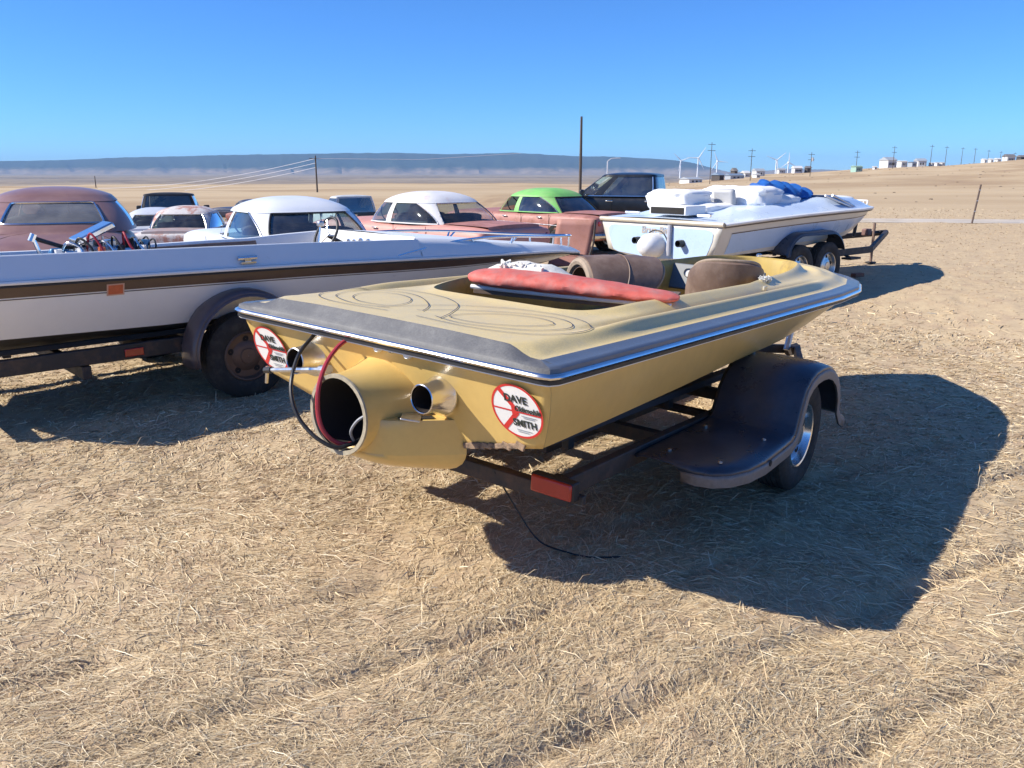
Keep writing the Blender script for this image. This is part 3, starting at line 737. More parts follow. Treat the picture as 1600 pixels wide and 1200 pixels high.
# loose bench cushion across the cockpit
cu = E('bench_cushion')
cu.location = YO+YM @ Vector((1.44, -.06, 1.062)); cu.rotation_euler = (YM @ (Matrix.Rotation(R(17), 3, 'Z') @ Matrix.Rotation(R(-5), 3, 'Y'))).to_euler(); cu.scale = (.95, .87, .95)
tag(cu, 'torn red and white vinyl bench cushion lying across the yellow boat', 'cushion')
def sel_(c, n): return math.copysign(abs(c)**(2/n), c)
def puff(y): return 1+.02*math.sin(y*19)+.012*math.sin(y*43+1)
rows = []
for y in np.linspace(-.66, .66, 60):
    f = (1-(abs(y)/.67)**8)**.5 if abs(y) < .67 else 0; k = puff(y); tp_ = .62+.38*ss(-.66, .2, y)
    row = []
    for a in np.linspace(0, 2*math.pi, 25)[:-1]:
        wv = 1+.014*math.sin(3*a+y*23)+.012*math.sin(5*a-y*37)
        row.append((-.07+.135*f*k*tp_**.5*sel_(math.cos(a), 2.6)*wv, y, .035+.052*tp_+.048*f*k*tp_*sel_(math.sin(a), 2.4)*wv))
    rows.append(row)
G('red_roll', rows, RED, cu, closed=True, capa=True, capb=True, flip=False)
rows = []
for y in np.linspace(-.6, .62, 24):
    rows.append([(x, y, .065+(.125*ss(-.25, .3, y)-.03)*math.sin(math.pi*min(1, (x+.12)/.5))*(1-(abs(y)/.66)**6)-.06*ss(.1, .34, x)+.008*math.sin(y*31+x*17)) for x in np.linspace(-.06, .30, 12)])
G('white_panel', rows, WPAD, cu, thick=.05)
tube('white_welt', cr([(-.15+.02*(y/.6)**2, y, .035+.0*y) for y in np.linspace(-.63, .63, 9)], 4), .013, WPNT, cu)
box('base_board', (.08, 0, .012), (.44, 1.22, .028), mat('old_ply', (.16, .11, .08), .9, var=.3, vscale=14), cu, .004)
ft = MB()
for k in range(34):
    x, y = random.uniform(.02, .16), random.uniform(.22, .52); z = .125
    ft.tube([(x, y, z-.02), (x+random.uniform(-.02, .02), y+random.uniform(-.02, .02), z+random.uniform(.01, .03)), (x+random.uniform(-.03, .03), y+random.uniform(-.03, .03), z+random.uniform(-.01, .035))], [.016, .014, .006], 5)
ft.o('foam_tufts', WPAD, cu)
# its trailer
yt = E('boat_trailer', YO, label='dark single-axle trailer with step fenders under the yellow boat', cat='trailer', rot=YE)
trailer(yt, .68, .50, 3.6, 5.45, .40, [(.53, .70), (1.6, .70), (2.8, .70)], [2.33], 1.02, .325, rim=CHR, zt=.24, bunk=(.75, 3.3, .40, .485), cbz=.345)
fs = [(1.05, .425, .72, .95), (1.06, .428, .71, 1.03), (1.09, .43, .70, 1.10), (1.16, .432, .70, 1.16), (1.28, .433, .70, 1.20), (1.45, .434, .70, 1.215), (1.62, .436, .70, 1.21), (1.76, .438, .70, 1.205), (1.86, .442, .70, 1.20), (1.91, .456, .70, 1.195), (1.94, .49, .70, 1.19), (1.965, .545, .70, 1.188), (2.0, .61, .70, 1.185), (2.055, .67, .70, 1.18), (2.13, .718, .70, 1.18), (2.225, .745, .70, 1.18), (2.33, .752, .70, 1.18), (2.44, .745, .70, 1.18), (2.55, .715, .70, 1.18), (2.65, .66, .70, 1.18), (2.72, .59, .70, 1.18), (2.765, .51, .70, 1.18), (2.785, .42, .70, 1.18), (2.80, .395, .70, 1.19), (2.84, .375, .70, 1.20)]
for s in (-1, 1): fender(yt, fs, s, lip=.088)
box('added_dark_beam', (2.4, 0, .285), (2.2, .09, .17), FRM, yt, .008); box('spring_hanger', (2.33, -.60, .34), (.62, .06, .05), FRM, yt, .008); box('spring_hanger', (2.33, .60, .34), (.62, .06, .05), FRM, yt, .008)  # middle beam is added, dark, to black out lit ground under the hull
for s in (-1, 1):
    for x, y, z in ((1.2, .82, .434), (1.2, 1.08, .434), (1.7, .78, .439), (1.7, 1.1, .439), (2.33, .76, .753)):
        b_ = MB(); b_.lathe([(.011, 0), (.011, .006), (.006, .009), (.001, .009)], 8, (x, s*y, z), 'Z'); b_.o('fender_bolt', DCH, yt)
    box('light_bracket', (.49, s*.66, .37), (.03, .26, .04), FRM, yt, .004); box('gusset', (.56, s*.62, .40), (.10, .10, .012), FRM, yt, .002)
for s in (-1, 1):
    tube('fender_bracket', [(1.4, s*.68, .40), (1.4, s*.95, .415)], .02, FRM, yt); tube('fender_bracket', [(2.68, s*.68, .41), (2.68, s*.76, .62)], .02, FRM, yt)
    t_ = MB(); t_.lathe([(.001, 0), (.016, 0), (.016, .004)], 12, (1.5, s*1.2175, .392), 'Y'); t_.o('marker_hole', DARK, yt)
    l_ = box('tail_light', (.455, s*.66, .41), (.05, .22, .085), BLK, yt, .006); box('lens', (.428, s*.66, .41), (.02, .205, .075), REDL, l_, .008)
tube('winch_post', [(5.25, 0, .26), (5.32, 0, .46), (5.40, 0, .68)], .03, mat('galvanised', (.5, .52, .54), .4, .8, var=.2), yt); box('bow_stop', (5.44, 0, .70), (.06, .14, .06), BLK, yt, .015)
tube('trailer_wire', cr([yl for yl in [(.5, -.3, .37), (.55, -.4, .2), (.60, -.5, .06), (.66, -.62, .02), (.70, -.72, .015), (.80, -.82, .015)]], 6), .004, BLK, yt)
# ------------------------------------------------------------------ generic low boat deck
def ribbon(root, name, xs, X, HB, ZS, CHB, CZ, za, zb, m, off=.004, s=-1, zoff=0, flare=.02):
    """a flat band on the hull side between two drops below the sheer"""
    rows = []; fa = za if callable(za) else (lambda x: za); fb = zb if callable(zb) else (lambda x: zb)
    for d in (fa, lambda x: (fa(x)+fb(x))/2, fb):
        row = []
        for x in xs:
            hb, zs_, ch, cz = (ip(x, X, q) for q in (HB, ZS, CHB, CZ)); z = zs_-d(x)
            t = (zs_+zoff-z)/(zs_+zoff-cz); row.append((x, s*(hb+(ch-hb)*t+flare*math.sin(math.pi*t)*.6+off), z))
        rows.append(row)
    return G(name, rows, m, root, flip=(s < 0))
def gunrail(root, name, X, HB, ZS, prof, m, n=70):
    xs = [X[-1]*(1-(1-t)**1.6) for t in np.linspace(0, 1, n)]
    loop = [(x, -ip(x, X, HB)) for x in xs]+[(x, ip(x, X, HB)) for x in xs[::-1][1:]]
    loop = [(0, 0)]+loop+[(0, 0)] if False else loop
    k = len(loop); rows = []
    N_ = []
    for i in range(k):
        a = loop[max(0, i-1)]; b = loop[min(k-1, i+1)]; t = Vector((b[0]-a[0], b[1]-a[1])); N_.append(Vector((t.y, -t.x)).normalized())
    for o_, dz in prof: rows.append([(loop[i][0]+N_[i].x*o_, loop[i][1]+N_[i].y*o_, ip(loop[i][0], X, ZS)+dz) for i in range(k)])
    return G(name, rows, m, root, flip=True)

# ------------------------------------------------------------------ white boat with brown stripe
WA = R(43); wc, ws = math.cos(WA), math.sin(WA)
WOx, WOy = -4.19, 5.6
wb = E('speedboat', (WOx, WOy, 0), WA, label='white speedboat with brown stripe, open engine and bow rail', cat='boat')
wX = [0, 1.5, 2.6, 3.4, 4.4, 5.1, 5.7, 6.2, 6.55, 6.78, 6.86]
wHB = [1.02, 1.02, 1.02, 1.0, .88, .72, .52, .33, .17, .05, 0]
wZS = [1.045, 1.02, 1.0, .975, .935, .90, .865, .83, .79, .765, .755]
wCH = [.85, .85, .85, .82, .66, .48, .30, .16, .06, .01, 0]
wCZ = [.655, .612, .615, .635, .655, .675, .69, .70, .72, .735, .74]
wKZ = [.40, .375, .37, .37, .42, .54, .59, .65, .70, .73, .74]
hull(wb, wX, wHB, wZS, wCH, wCZ, wKZ, WHT, mat('shaded_hull_bottom', (.035, .033, .035), .6, var=.2), zoff=-.02)  # near-black bottom colour paints in the deep shade under the hull
G('transom', [[(0, y*h_, z) for y in np.linspace(-1, 1, 21)] for h_, z in ((1.02, 1.02), (.94, .83), (.85, .655), (.4, .56))], WHT, wb, thick=.02)
wxs = [6.83*(1-(1-t)**1.5) for t in np.linspace(0, 1, 70)]
for s in (-1, 1):
    ribbon(wb, 'brown_stripe', wxs, wX, wHB, wZS, wCH, wCZ, .040, lambda x: .112-.052*ss(3.8, 6.7, x), BRS, .004, s, -.02)
    ribbon(wb, 'pinstripe', wxs, wX, wHB, wZS, wCH, wCZ, lambda x: .121-.053*ss(3.8, 6.7, x), lambda x: .127-.055*ss(3.8, 6.7, x), BRS, .004, s, -.02)
gunrail(wb, 'rub_rail', wX, wHB, wZS, [(0, -.002), (.012, -.006), (.017, -.016), (.012, -.028), (0, -.03)], WPNT)
gunrail(wb, 'rail_insert', wX, wHB, wZS, [(.003, -.03), (.011, -.033), (.011, -.044), (0, -.046)], BLK)
FX = 3.75
def wh(x): return .15-.11*ss(3.6, 6.0, x)
for s in (-1, 1):
    rows = []
    for x in np.linspace(.02, FX, 40):
        hb = ip(x, wX, wHB); z = ip(x, wX, wZS); h_ = wh(x) if s < 0 else ip(x, [0, 1.2, 2.0, 3.0, 3.75], [.03, .03, .045, .075, .14])
        rows.append([(x, s*hb, z-.001), (x, s*(hb-.022), z+.018), (x, s*(hb-.062), z+h_-.012), (x, s*(hb-.075), z+h_), (x, s*(hb-.125), z+h_-.002), (x, s*(hb-.14), z+h_-.02), (x, s*(hb-.16), z-.15), (x, s*(hb-.17), z-.33)])
    G('side_deck', rows, WHT, wb, flip=(s < 0))
    pad = [[(x, s*(ip(x, wX, wHB)-.152-.018*math.sin(t)), ip(x, wX, wZS)+(wh(x) if s < 0 else ip(x, [2.0, 3.0, 3.75], [.045, .075, .14]))-.07+.045*math.cos(t)) for t in np.linspace(0, math.pi, 8)] for x in np.linspace(1.9, 3.05, 20)]
    G('side_pad', pad, BRNV, wb, flip=(s > 0), capa=False)
rows = []
for x in np.linspace(FX, 6.86, 40):
    hb = ip(x, wX, wHB); z = ip(x, wX, wZS); h_ = wh(x)
    rows.append([(x, hb*k, z-.001+(h_ if abs(k) < .99 else 0)*min(1, (1-abs(k))*hb/.09)*1.0+.03*(1-k*k)*ss(0, .4, hb)) for k in np.linspace(-1, 1, 31)])
G('foredeck', rows, WHT, wb, flip=False)
z_ = ip(FX, wX, wZS); hb_ = ip(FX, wX, wHB)
G('dashboard', [[(FX-.002-.05*t, y, z_+wh(FX)+.02-.30*t) for y in np.linspace(-hb_+.12, hb_-.12, 12)] for t in np.linspace(0, 1, 4)], WPNT, wb)
M('cockpit_floor', [(.02, -.86, .69), (FX, -.80, .66), (FX, .80, .66), (.02, .86, .69)], [[0, 1, 2, 3]], BRNV, wb, smooth=False)
for y, z, r in ((-.15, 1.03, .05), (-.02, 1.03, .05), (.10, 1.02, .04), (.2, 1.02, .04)):
    g_ = MB(); g_.lathe([(.001, -.006), (r*.8, -.006), (r*.85, -.014), (r, -.012), (r, .02)], 18, (FX-.03, y, z), 'X'); g_.o('gauge', CHR, wb)
stw = E('steering_wheel', (3.33, -.02, 1.13), parent=wb, rot=(0, R(-62), 0))
q = MB(); q.tube([(.17*math.cos(t), .17*math.sin(t), 0) for t in np.linspace(0, 2*math.pi, 33)], .013, 8); q.o('wheel_rim', BLK, stw)
for k in range(3): tube('spoke', [(0, 0, -.02), (.165*math.cos(k*2.094+.5), .165*math.sin(k*2.094+.5), 0)], .008, CHR, stw)
tube('column', [(0, 0, -.02), (0, 0, -.25)], .02, BLK, stw)
tube('mirror_post', [(2.86, -.70, 1.12), (2.88, -.70, 1.26)], .009, CHR, wb); box('mirror', (2.88, -.70, 1.275), (.05, .05, .05), STL, wb, .012)
# cleats, sticker
for x in (2.07,):
    c_ = MB(); z = 1.01+.025; y = -1.0
    c_.box((x, y, z), (.12, .04, .012)); c_.box((x, y+.006, z+.018), (.05, .03, .03)); c_.tube([(x-.075, y+.006, z+.035), (x+.075, y+.006, z+.035)], .016, 8); c_.o('cleat', CHR, wb)
def side_pt(x, z, off):
    hb, zs_, ch, cz = (ip(x, wX, wHB), ip(x, wX, wZS)-.02, ip(x, wX, wCH), ip(x, wX, wCZ)); t = (zs_-z)/(zs_-cz)
    return (x, -(hb+(ch-hb)*t+.012*math.sin(math.pi*t)+off), z)
sz_ = ip(1.1, wX, wZS)
stk = M('sticker', [side_pt(x, sz_-d, .006) for x, d in ((1.05, .147), (1.165, .147), (1.165, .065), (1.05, .065))], [[0, 1, 2, 3]], mat('sticker_border', (.62, .38, .28), .5), wb, smooth=False)
M('sticker_face', [side_pt(x, sz_-d, .008) for x, d in ((1.06, .138), (1.155, .138), (1.155, .074), (1.06, .074))], [[0, 1, 2, 3]], OPNT, stk, smooth=False)
# bow rail
for s in (-1, 1):
    pr = cr([(3.45, s*.96, .985), (3.75, s*.91, 1.02), (4.1, s*.82, 1.05), (4.65, s*.70, 1.065), (5.3, s*.52, 1.04), (5.9, s*.30, .995), (6.4, s*.14, .965), (6.62, s*.07, .955), (6.66, 0, .955)], 6)
    tube('bow_rail', pr, .014, CHR, wb)
    for x, y, z1, lean in ((4.5, .74, 1.063, -.1), (5.25, .535, 1.043, .06), (5.32, .515, 1.038, .16), (6.2, .20, .975, 0), (6.6, .07, .955, 0)):
        tube('stanchion', [(x-lean, s*(y-.01), ip(x, wX, wZS)+.03), (x, s*y, z1)], .012, CHR, wb)
# open engine
en = E('engine', (1.28, -.02, 1.02), parent=wb)
box('block', (0, 0, -.08), (.62, .42, .26), BLUEM, en, .03)
for s in (-1, 1): box('valve_cover', (0, s*.2, .06), (.52, .12, .07), BLUEM if s > 0 else CHR, en, .02, rx=s*R(-25))
box('intake', (0, 0, .08), (.3, .16, .09), STL, en, .012)
box('air_scoop', (-.0, -.03, .225), (.30, .22, .05), CHR, en, .012, ry=R(-24))
for x in (-.1, .06):
    for s in (-1, 1): tube('scoop_leg', [(x, s*.07, .1), (x, s*.07, .2)], .008, STL, en)
for k in range(4): box('carburettor_body', (-.12+k*.085, 0, .14), (.06, .12, .05), DCH if k % 2 else BLK, en, .008)
for k in range(5):
    x = .2+k*.05; tube('ignition_lead', cr([(x, .05, .08), (x+.03, -.08, .16+.02*(k % 2)), (x+.02, -.17, .11), (x-.02, -.2, .05)], 5), .007, BLK, en)
for k in range(4): tube('exhaust_header', cr([(-.22+k*.12, -.24, .02), (-.24+k*.12, -.33, .06), (-.32+k*.1, -.36, .03), (-.55, -.34, -.02)], 5), .024, WPNT if k % 2 else CHR, en)
tube('distributor', [(.28, 0, .05), (.28, 0, .17)], .05, BLK, en); tube('coil', [(.36, -.12, .06), (.36, -.12, .16)], .035, BLUEM, en)
tube('radiator_hose', cr([(-.42, -.12, .21), (-.32, -.1, .17), (-.2, -.06, .13), (-.02, -.02, .12)], 5), .016, BLK, en); tube('hose_post', [(-.36, -.12, -.05), (-.43, -.12, .22)], .014, CHR, en); tube('hose_clamp', [(-.445, -.12, .19), (-.42, -.12, .24)], .024, CHR, en)
bx_ = MB(); bx_.lathe([(.001, .06), (.09, .05), (.14, .02), (.15, 0)], 20, (-.62, -.25, .03), 'Z'); bx_.o('white_bowl', WPNT, en)
for k in range(7): tube('fuel_line', cr([(-.25+k*.09, -.1, .1), (-.22+k*.08, -.18, .17+.03*(k % 3)), (-.15+k*.07, -.26, .12), (-.18+k*.09, -.3, .0)], 5), .009, (CHR, BLK, REDH)[k % 3], en)
for k in range(5): tube('breather_cap', [(-.3+k*.15, -.22+.03*(k % 2), .06), (-.3+k*.15, -.22+.03*(k % 2), .13)], .028, (WPNT, CHR, OPNT, BLK, CHR)[k], en)
box('battery', (.5, -.3, .02), (.2, .16, .14), BLK, en, .01); box('battery_box', (.72, -.25, .0), (.16, .2, .1), BLUEM, en, .01)
# trailer of the white boat
wt = E('boat_trailer', (WOx, WOy, 0), WA, label='dark rusty trailer with round fender under the white brown-striped boat', cat='trailer')
trailer(wt, .84, .05, 4.0, 7.3, .455, [(.1, .86), (.9, .86), (3.2, .86)], [2.0], .965, .33, rail=(.06, .11), zt=.14, cbz=.345, rim=mat('brown_rim', (.16, .10, .07), .5, .3, var=.3), bunk=(.3, 3.6, .5, .49))
fw = [(2.0+.46*math.cos(R(a)), .37+.475*math.sin(R(a)), .88, 1.12) for a in range(188, -30, -9)]
FNW = mat('faded_maroon_fender', (.10, .075, .075), .35, var=.25, vscale=7, coat=.2)
for s in (-1, 1): fender(wt, fw, s, FNW, FNW, .05)
l_ = box('side_marker', (1.22, -.877, .45), (.13, .014, .055), REDL, wt, .004)
for s in (-1, 1): box('fender_bracket', (2.0-.42, s*.90, .45), (.06, .12, .03), FRM, wt, .004)

# ------------------------------------------------------------------ blue-white boat beyond
BA = R(40); bc, bs = math.cos(BA), math.sin(BA)
bz = hgt(4.2, 12.8)
bb = E('ski_boat', (1.96, 11.26, 0), BA, label='pale blue and cream ski boat with white padded engine covers', cat='boat')
bX = [0, .9, 1.8, 2.8, 3.6, 4.2, 4.6, 4.95, 5.2, 5.32, 5.35]
bHB = [1.05, 1.07, 1.07, 1.05, .94, .76, .58, .37, .17, .05, 0]
bZS = [1.06, 1.10, 1.13, 1.15, 1.15, 1.145, 1.14, 1.13, 1.125, 1.12, 1.12]
bCH = [.90, .90, .90, .86, .70, .50, .34, .18, .06, .01, 0]
bCZ = [.64, .65, .67, .70, .74, .79, .84, .89, .95, 1.0, 1.02]
bKZ = [.47, .47, .47, .48, .52, .60, .69, .80, .92, 1.0, 1.02]
CRH = mat('cream_hull', (.66, .62, .54), .35, var=.06, vscale=3, coat=.2)
hull(bb, bX, bHB, bZS, bCH, bCZ, bKZ, CRH, CRH)
G('transom', [[(0, y*h_, z+(dz*(1-abs(y)) if k > 1 else 0)) for y in np.linspace(-1, 1, 25)] for k, (h_, z, dz) in enumerate(((1.05, 1.06, 0), (1.0, .92, 0), (.95, .78, -.05), (.90, .64, -.16)))], CRH, bb, thick=.02)
tp = []
for k, (h_, z) in enumerate(((.78, .985), (.86, .97), (.90, .93), (.89, .84), (.84, .72), (.80, .64), (.70, .61))): tp.append([(-.006, y*h_, z-(.05*(1-abs(y)) if k > 3 else 0)) for y in np.linspace(-1, 1, 25)])
trp = G('transom_panel', tp, PBL2, bb)
bxs = np.linspace(.22, 4.9, 40)
for s in (-1, 1):
    ribbon(bb, 'side_panel', bxs, bX, bHB, bZS, bCH, bCZ, lambda x: .14-.02*ss(3, 5, x), lambda x: .40-.25*ss(2.6, 4.9, x), PBL2, .004, s)
    ribbon(bb, 'panel_line', bxs, bX, bHB, bZS, bCH, bCZ, lambda x: .128-.02*ss(3, 5, x), lambda x: .14-.02*ss(3, 5, x), BRS, .005, s)
gunrail(bb, 'rub_rail', bX, bHB, bZS, [(0, .012), (.02, .010), (.034, 0), (.032, -.018), (.015, -.03), (0, -.03)], WPNT)
gunrail(bb, 'rail_insert', bX, bHB, bZS, [(.0, -.03), (.018, -.031), (.016, -.045), (0, -.05)], mat('dark_tan_rubber', (.13, .10, .08), .6), )
tube('stern_rail', [(-.01, y, 1.055) for y in np.linspace(-1.06, 1.06, 9)], .03, CRM, bb)
rows = []
for x in np.linspace(0, 5.35, 60):
    hb = ip(x, bX, bHB); z = ip(x, bX, bZS); up = .10*ss(.2, 1.2, x)*ss(5.3, 3.0, x)+.06*ss(2.4, 3.2, x)*ss(5.3, 4.0, x)
    rows.append([(x, hb*k, z+.01+up*ss(1.0, .62, abs(k))+.03*(1-k*k)) for k in np.linspace(-1, 1, 27)])
G('deck', rows, PBL, bb)
# engine lid box and padded covers
box('vent_box', (.28, -.08, 1.20), (.42, .62, .12), WPNT, bb, .01, ry=R(0)); box('vent_mouth', (.066, -.08, 1.198), (.01, .56, .085), DARK, bb, .004)
def pillow(name, c, d, m, rz=0, n=3.2, wr=.02, parent=bb):
    rows = []; e = d
    for v in np.linspace(-math.pi/2, math.pi/2, 26 if wr else 14):
        row = []
        for u in np.linspace(0, 2*math.pi, 41)[:-1]:
            f = lambda q: math.copysign(abs(q)**(2/n), q)
            x = f(math.cos(v))*f(math.cos(u)); y = f(math.cos(v))*f(math.sin(u)); z = f(math.sin(v))
            k = 1+wr*math.sin(9*x+3*y)*math.cos(7*y+5*z)+(float(fbm(np.array([x*3+z*2+c[0]*5]), np.array([y*3-z*2]), 3, 61)[0])*5*wr if wr else 0)
            row.append((x*e[0]/2*k, y*e[1]/2*k, z*e[2]/2*k))
        rows.append(row)
    o = G(name, rows, m, parent, closed=True, capa=True, capb=True); o.location = c; o.rotation_euler = (0, 0, rz); return o
WCV = mat('white_cover', (.80, .80, .79), .6, var=.05, vscale=4, bump=.3, bscale=12)
pillow('engine_cover', (.72, .26, 1.32), (.70, .72, .27), WCV, n=5, wr=.05); pillow('engine_cover', (.95, .05, 1.20), (.9, .9, .16), WCV, wr=.03)
pillow('seat_cover', (1.70, -.1, 1.33), (.75, 1.05, .34), WCV, n=4.5, wr=.05); pillow('seat_cover', (2.15, -.25, 1.27), (.85, .8, .26), WCV, n=2.6, wr=.04); pillow('seat_cover', (1.25, .3, 1.25), (.5, .5, .22), WCV, wr=.05)
box('grey_seat', (1.18, -.18, 1.34), (.10, .34, .26), mat('grey_seat_back', (.42, .42, .42), .6), bb, .04, ry=R(-14))
TARP = mat('blue_tarp', (.02, .11, .38), .45, var=.3, vscale=9, bump=.8, bscale=14)
tp_ = []
for k, x in enumerate(np.linspace(-.46, .5, 30)):
    r_ = .15*(1-abs(x/.52)**5)+.004; tp_.append([(x, r_*1.3*math.cos(t)*(1+.2*math.sin(4*t+k*.7)), r_*.55*math.sin(t)*(1+.3*math.sin(3*t+k*1.1))) for t in np.linspace(0, 2*math.pi, 25)[:-1]])
tr_ = G('blue_tarp', tp_, TARP, None, closed=True, capa=True, capb=True)
def bw(x, y, z): return (1.96+x*bc-y*bs, 11.26+x*bs+y*bc, z)
tr_.scale = (1.35, 1.3, 1.3); tr_.location = bw(2.55, -.22, 1.415); tr_.rotation_euler = (R(10), R(6), BA); tag(tr_, 'crumpled blue tarp bundled on the pale blue ski boat', 'tarp')
# raked windscreen frame
for s in (-1, 1):
    tube('screen_strut', [(2.95, s*.80, 1.36), (3.5, s*.86, 1.19)], .018, STL, bb); tube('screen_strut', [(2.75, s*.80, 1.36), (3.32, s*.90, 1.19)], .018, STL, bb)
G('windscreen', [[(3.45-.5*t, y*(.86-.08*t), 1.24+.12*t) for y in np.linspace(-1, 1, 15)] for t in np.linspace(0, 1, 4)], GLS, bb)
pillow('bow_pad', (3.9, -.02, 1.27), (1.0, .95, .12), WCV)
for s in (-1, 1):
    tube('bow_rail', cr([(4.85, s*.36, 1.14), (4.87, s*.36, 1.22), (5.05, s*.24, 1.225), (5.22, s*.1, 1.22), (5.25, 0, 1.22)], 5), .013, WPNT, bb); tube('rail_post', [(5.18, s*.13, 1.13), (5.18, s*.13, 1.22)], .011, WPNT, bb)
tube('stern_cleat', [(.12, .45, 1.15), (.12, .70, 1.15)], .02, CHR, bb); tube('stern_cleat', [(.12, -.55, 1.15), (.12, -.75, 1.15)], .02, CHR, bb)
# jet pump, arch and exhausts on its transom
pm = MB(); pm.lathe([(.16, 0), (.165, -.12), (.15, -.2), (.11, -.27), (.06, -.30), (.002, -.31)], 28, (0, .02, .74), 'X'); pm.o('jet_pump', WCV, bb)
tube('pump_arch', [(-.012, .02+.20*math.cos(t), .74+.2*math.sin(t)) for t in np.linspace(0, math.pi, 20)], .008, BLK, bb)
for y in (.33, -.42):
    p = MB(); p.lathe([(.035, 0), (.04, -.1), (.045, -.1), (.048, 0)], 18, (-.005, y, .79), 'X'); ex = p.o('exhaust_pipe', BLK, bb)
    G('exhaust_bore', [[(-.09, y+.036*math.cos(t), .79+.036*math.sin(t)) for t in np.linspace(0, 2*math.pi, 17)[:-1]]]*1+[[(-.02, y+.034*math.cos(t), .79+.034*math.sin(t)) for t in np.linspace(0, 2*math.pi, 17)[:-1]]], DARK, ex, closed=True, capb=True)
tube('transom_tube', [(-.03, -.22, 1.02), (-.04, -.22, .62)], .03, mat('grey_tube', (.45, .45, .48), .5), bb)
XT = Matrix(((0, 0, -1), (-1, 0, 0), (0, 1, 0))).to_4x4()
def ontr(y, z): return Matrix.Translation((-.012, y, z)) @ XT
text('lettering', 'Brun-Bit’s'.replace('’', "'"), .135, mat('faded_lettering', (.33, .35, .36), .6, col2=(.45, .36, .27), c2amt=.5, c2scale=6), trp, ontr(.02, .935), shear=.1, thick=.003)
# its trailer
bt = E('boat_trailer', (1.96, 11.26, 0), BA, label='dark tandem-axle trailer under the pale blue ski boat', cat='trailer')
trailer(bt, .84, .0, 4.2, 6.3, .50, [(.1, .86), (1.5, .86), (3.4, .86)], [1.72, 2.46], 1.03, .345, rail=(.06, .10), zt=.62, bunk=(.3, 3.9, .45, .55))
for o_ in list(bt.children):
    if o_.name.startswith(('wheel', 'axle')): o_.location.z += bz if o_.name.startswith('wheel') else bz
ft_ = [(1.35, .60, .86, 1.15)]+[(1.72+.42*math.cos(R(a)), .47+.42*math.sin(R(a)), .86, 1.15) for a in range(160, 85, -12)]+[(2.1, .885, .86, 1.15)]+[(2.46+.42*math.cos(R(a)), .47+.42*math.sin(R(a)), .86, 1.15) for a in range(90, 12, -12)]
ft_ = sorted(ft_, key=lambda s: s[0])
for s in (-1, 1): fender(bt, ft_, s, FND, FND, .05)
box('winch', (5.65, 0, .66), (.16, .12, .12), mat('rusty_winch', (.22, .12, .10), .7, var=.4), bt, .02); tube('winch_post', [(5.2, 0, .6), (5.25, 0, .82)], .03, FRM, bt); tube('jack', [(6.05, .07, .80), (6.05, .07, hgt(6.6, 15.2)+.04)], .025, mat('rusty_jack', (.20, .13, .10), .7), bt); tube('jack_arm', [(6.05, .07, .62), (6.2, 0, .62)], .02, FRM, bt); box('jack_foot', (6.05, .07, hgt(6.6, 15.2)+.03), (.14, .14, .03), FRM, bt, .005)
box('step_plate', (3.4, -.95, .42), (.3, .16, .03), FRM, bt, .005)
tube('step_bracket', [(3.4, -.84, .46), (3.4, -.95, .42)], .02, FRM, bt)
br_ = box('brick', (0, 0, .035), (.2, .1, .07), mat('red_brick', (.30, .12, .075), .9, var=.2), None, .006); br_.location = (5.5, 13.2, hgt(5.5, 13.2)-.005); br_.rotation_euler = (0, 0, .5); tag(br_, 'single red brick lying in the grass beside the tandem trailer', 'brick')
# ------------------------------------------------------------------ cars
def sel(c, n): return math.copysign(abs(c)**(2/n), c)
def body_loft(root, secs, m, n=4.5, ridge=0.0, name='body', npts=40):
    X_ = [s[0] for s in secs]; xs = []
    for a, b in zip(X_, X_[1:]): xs += list(np.linspace(a, b, 5)[:-1])
    xs.append(X_[-1])
    P = [cr([(s[k], 0, 0) for s in secs], 4) for k in range(4)]
    rows = []
    for i in range(len(P[0])):
        x, w_, zb, zt = (P[k][i].x for k in range(4)); mid = (zb+zt)/2; hh = (zt-zb)/2; row = []
        for j in range(npts):
            a = 2*math.pi*j/npts; yy = sel(math.cos(a), n); zz = sel(math.sin(a), n)
            z = mid+hh*zz; z += ridge*abs(yy)**5*(zz > .5)
            tuck = 1-.06*(zz < -.3)
            row.append((x, w_*yy*tuck, z))
        rows.append(row)
    return G(name, rows, m, root, closed=True, capa=True, capb=True, flip=False)
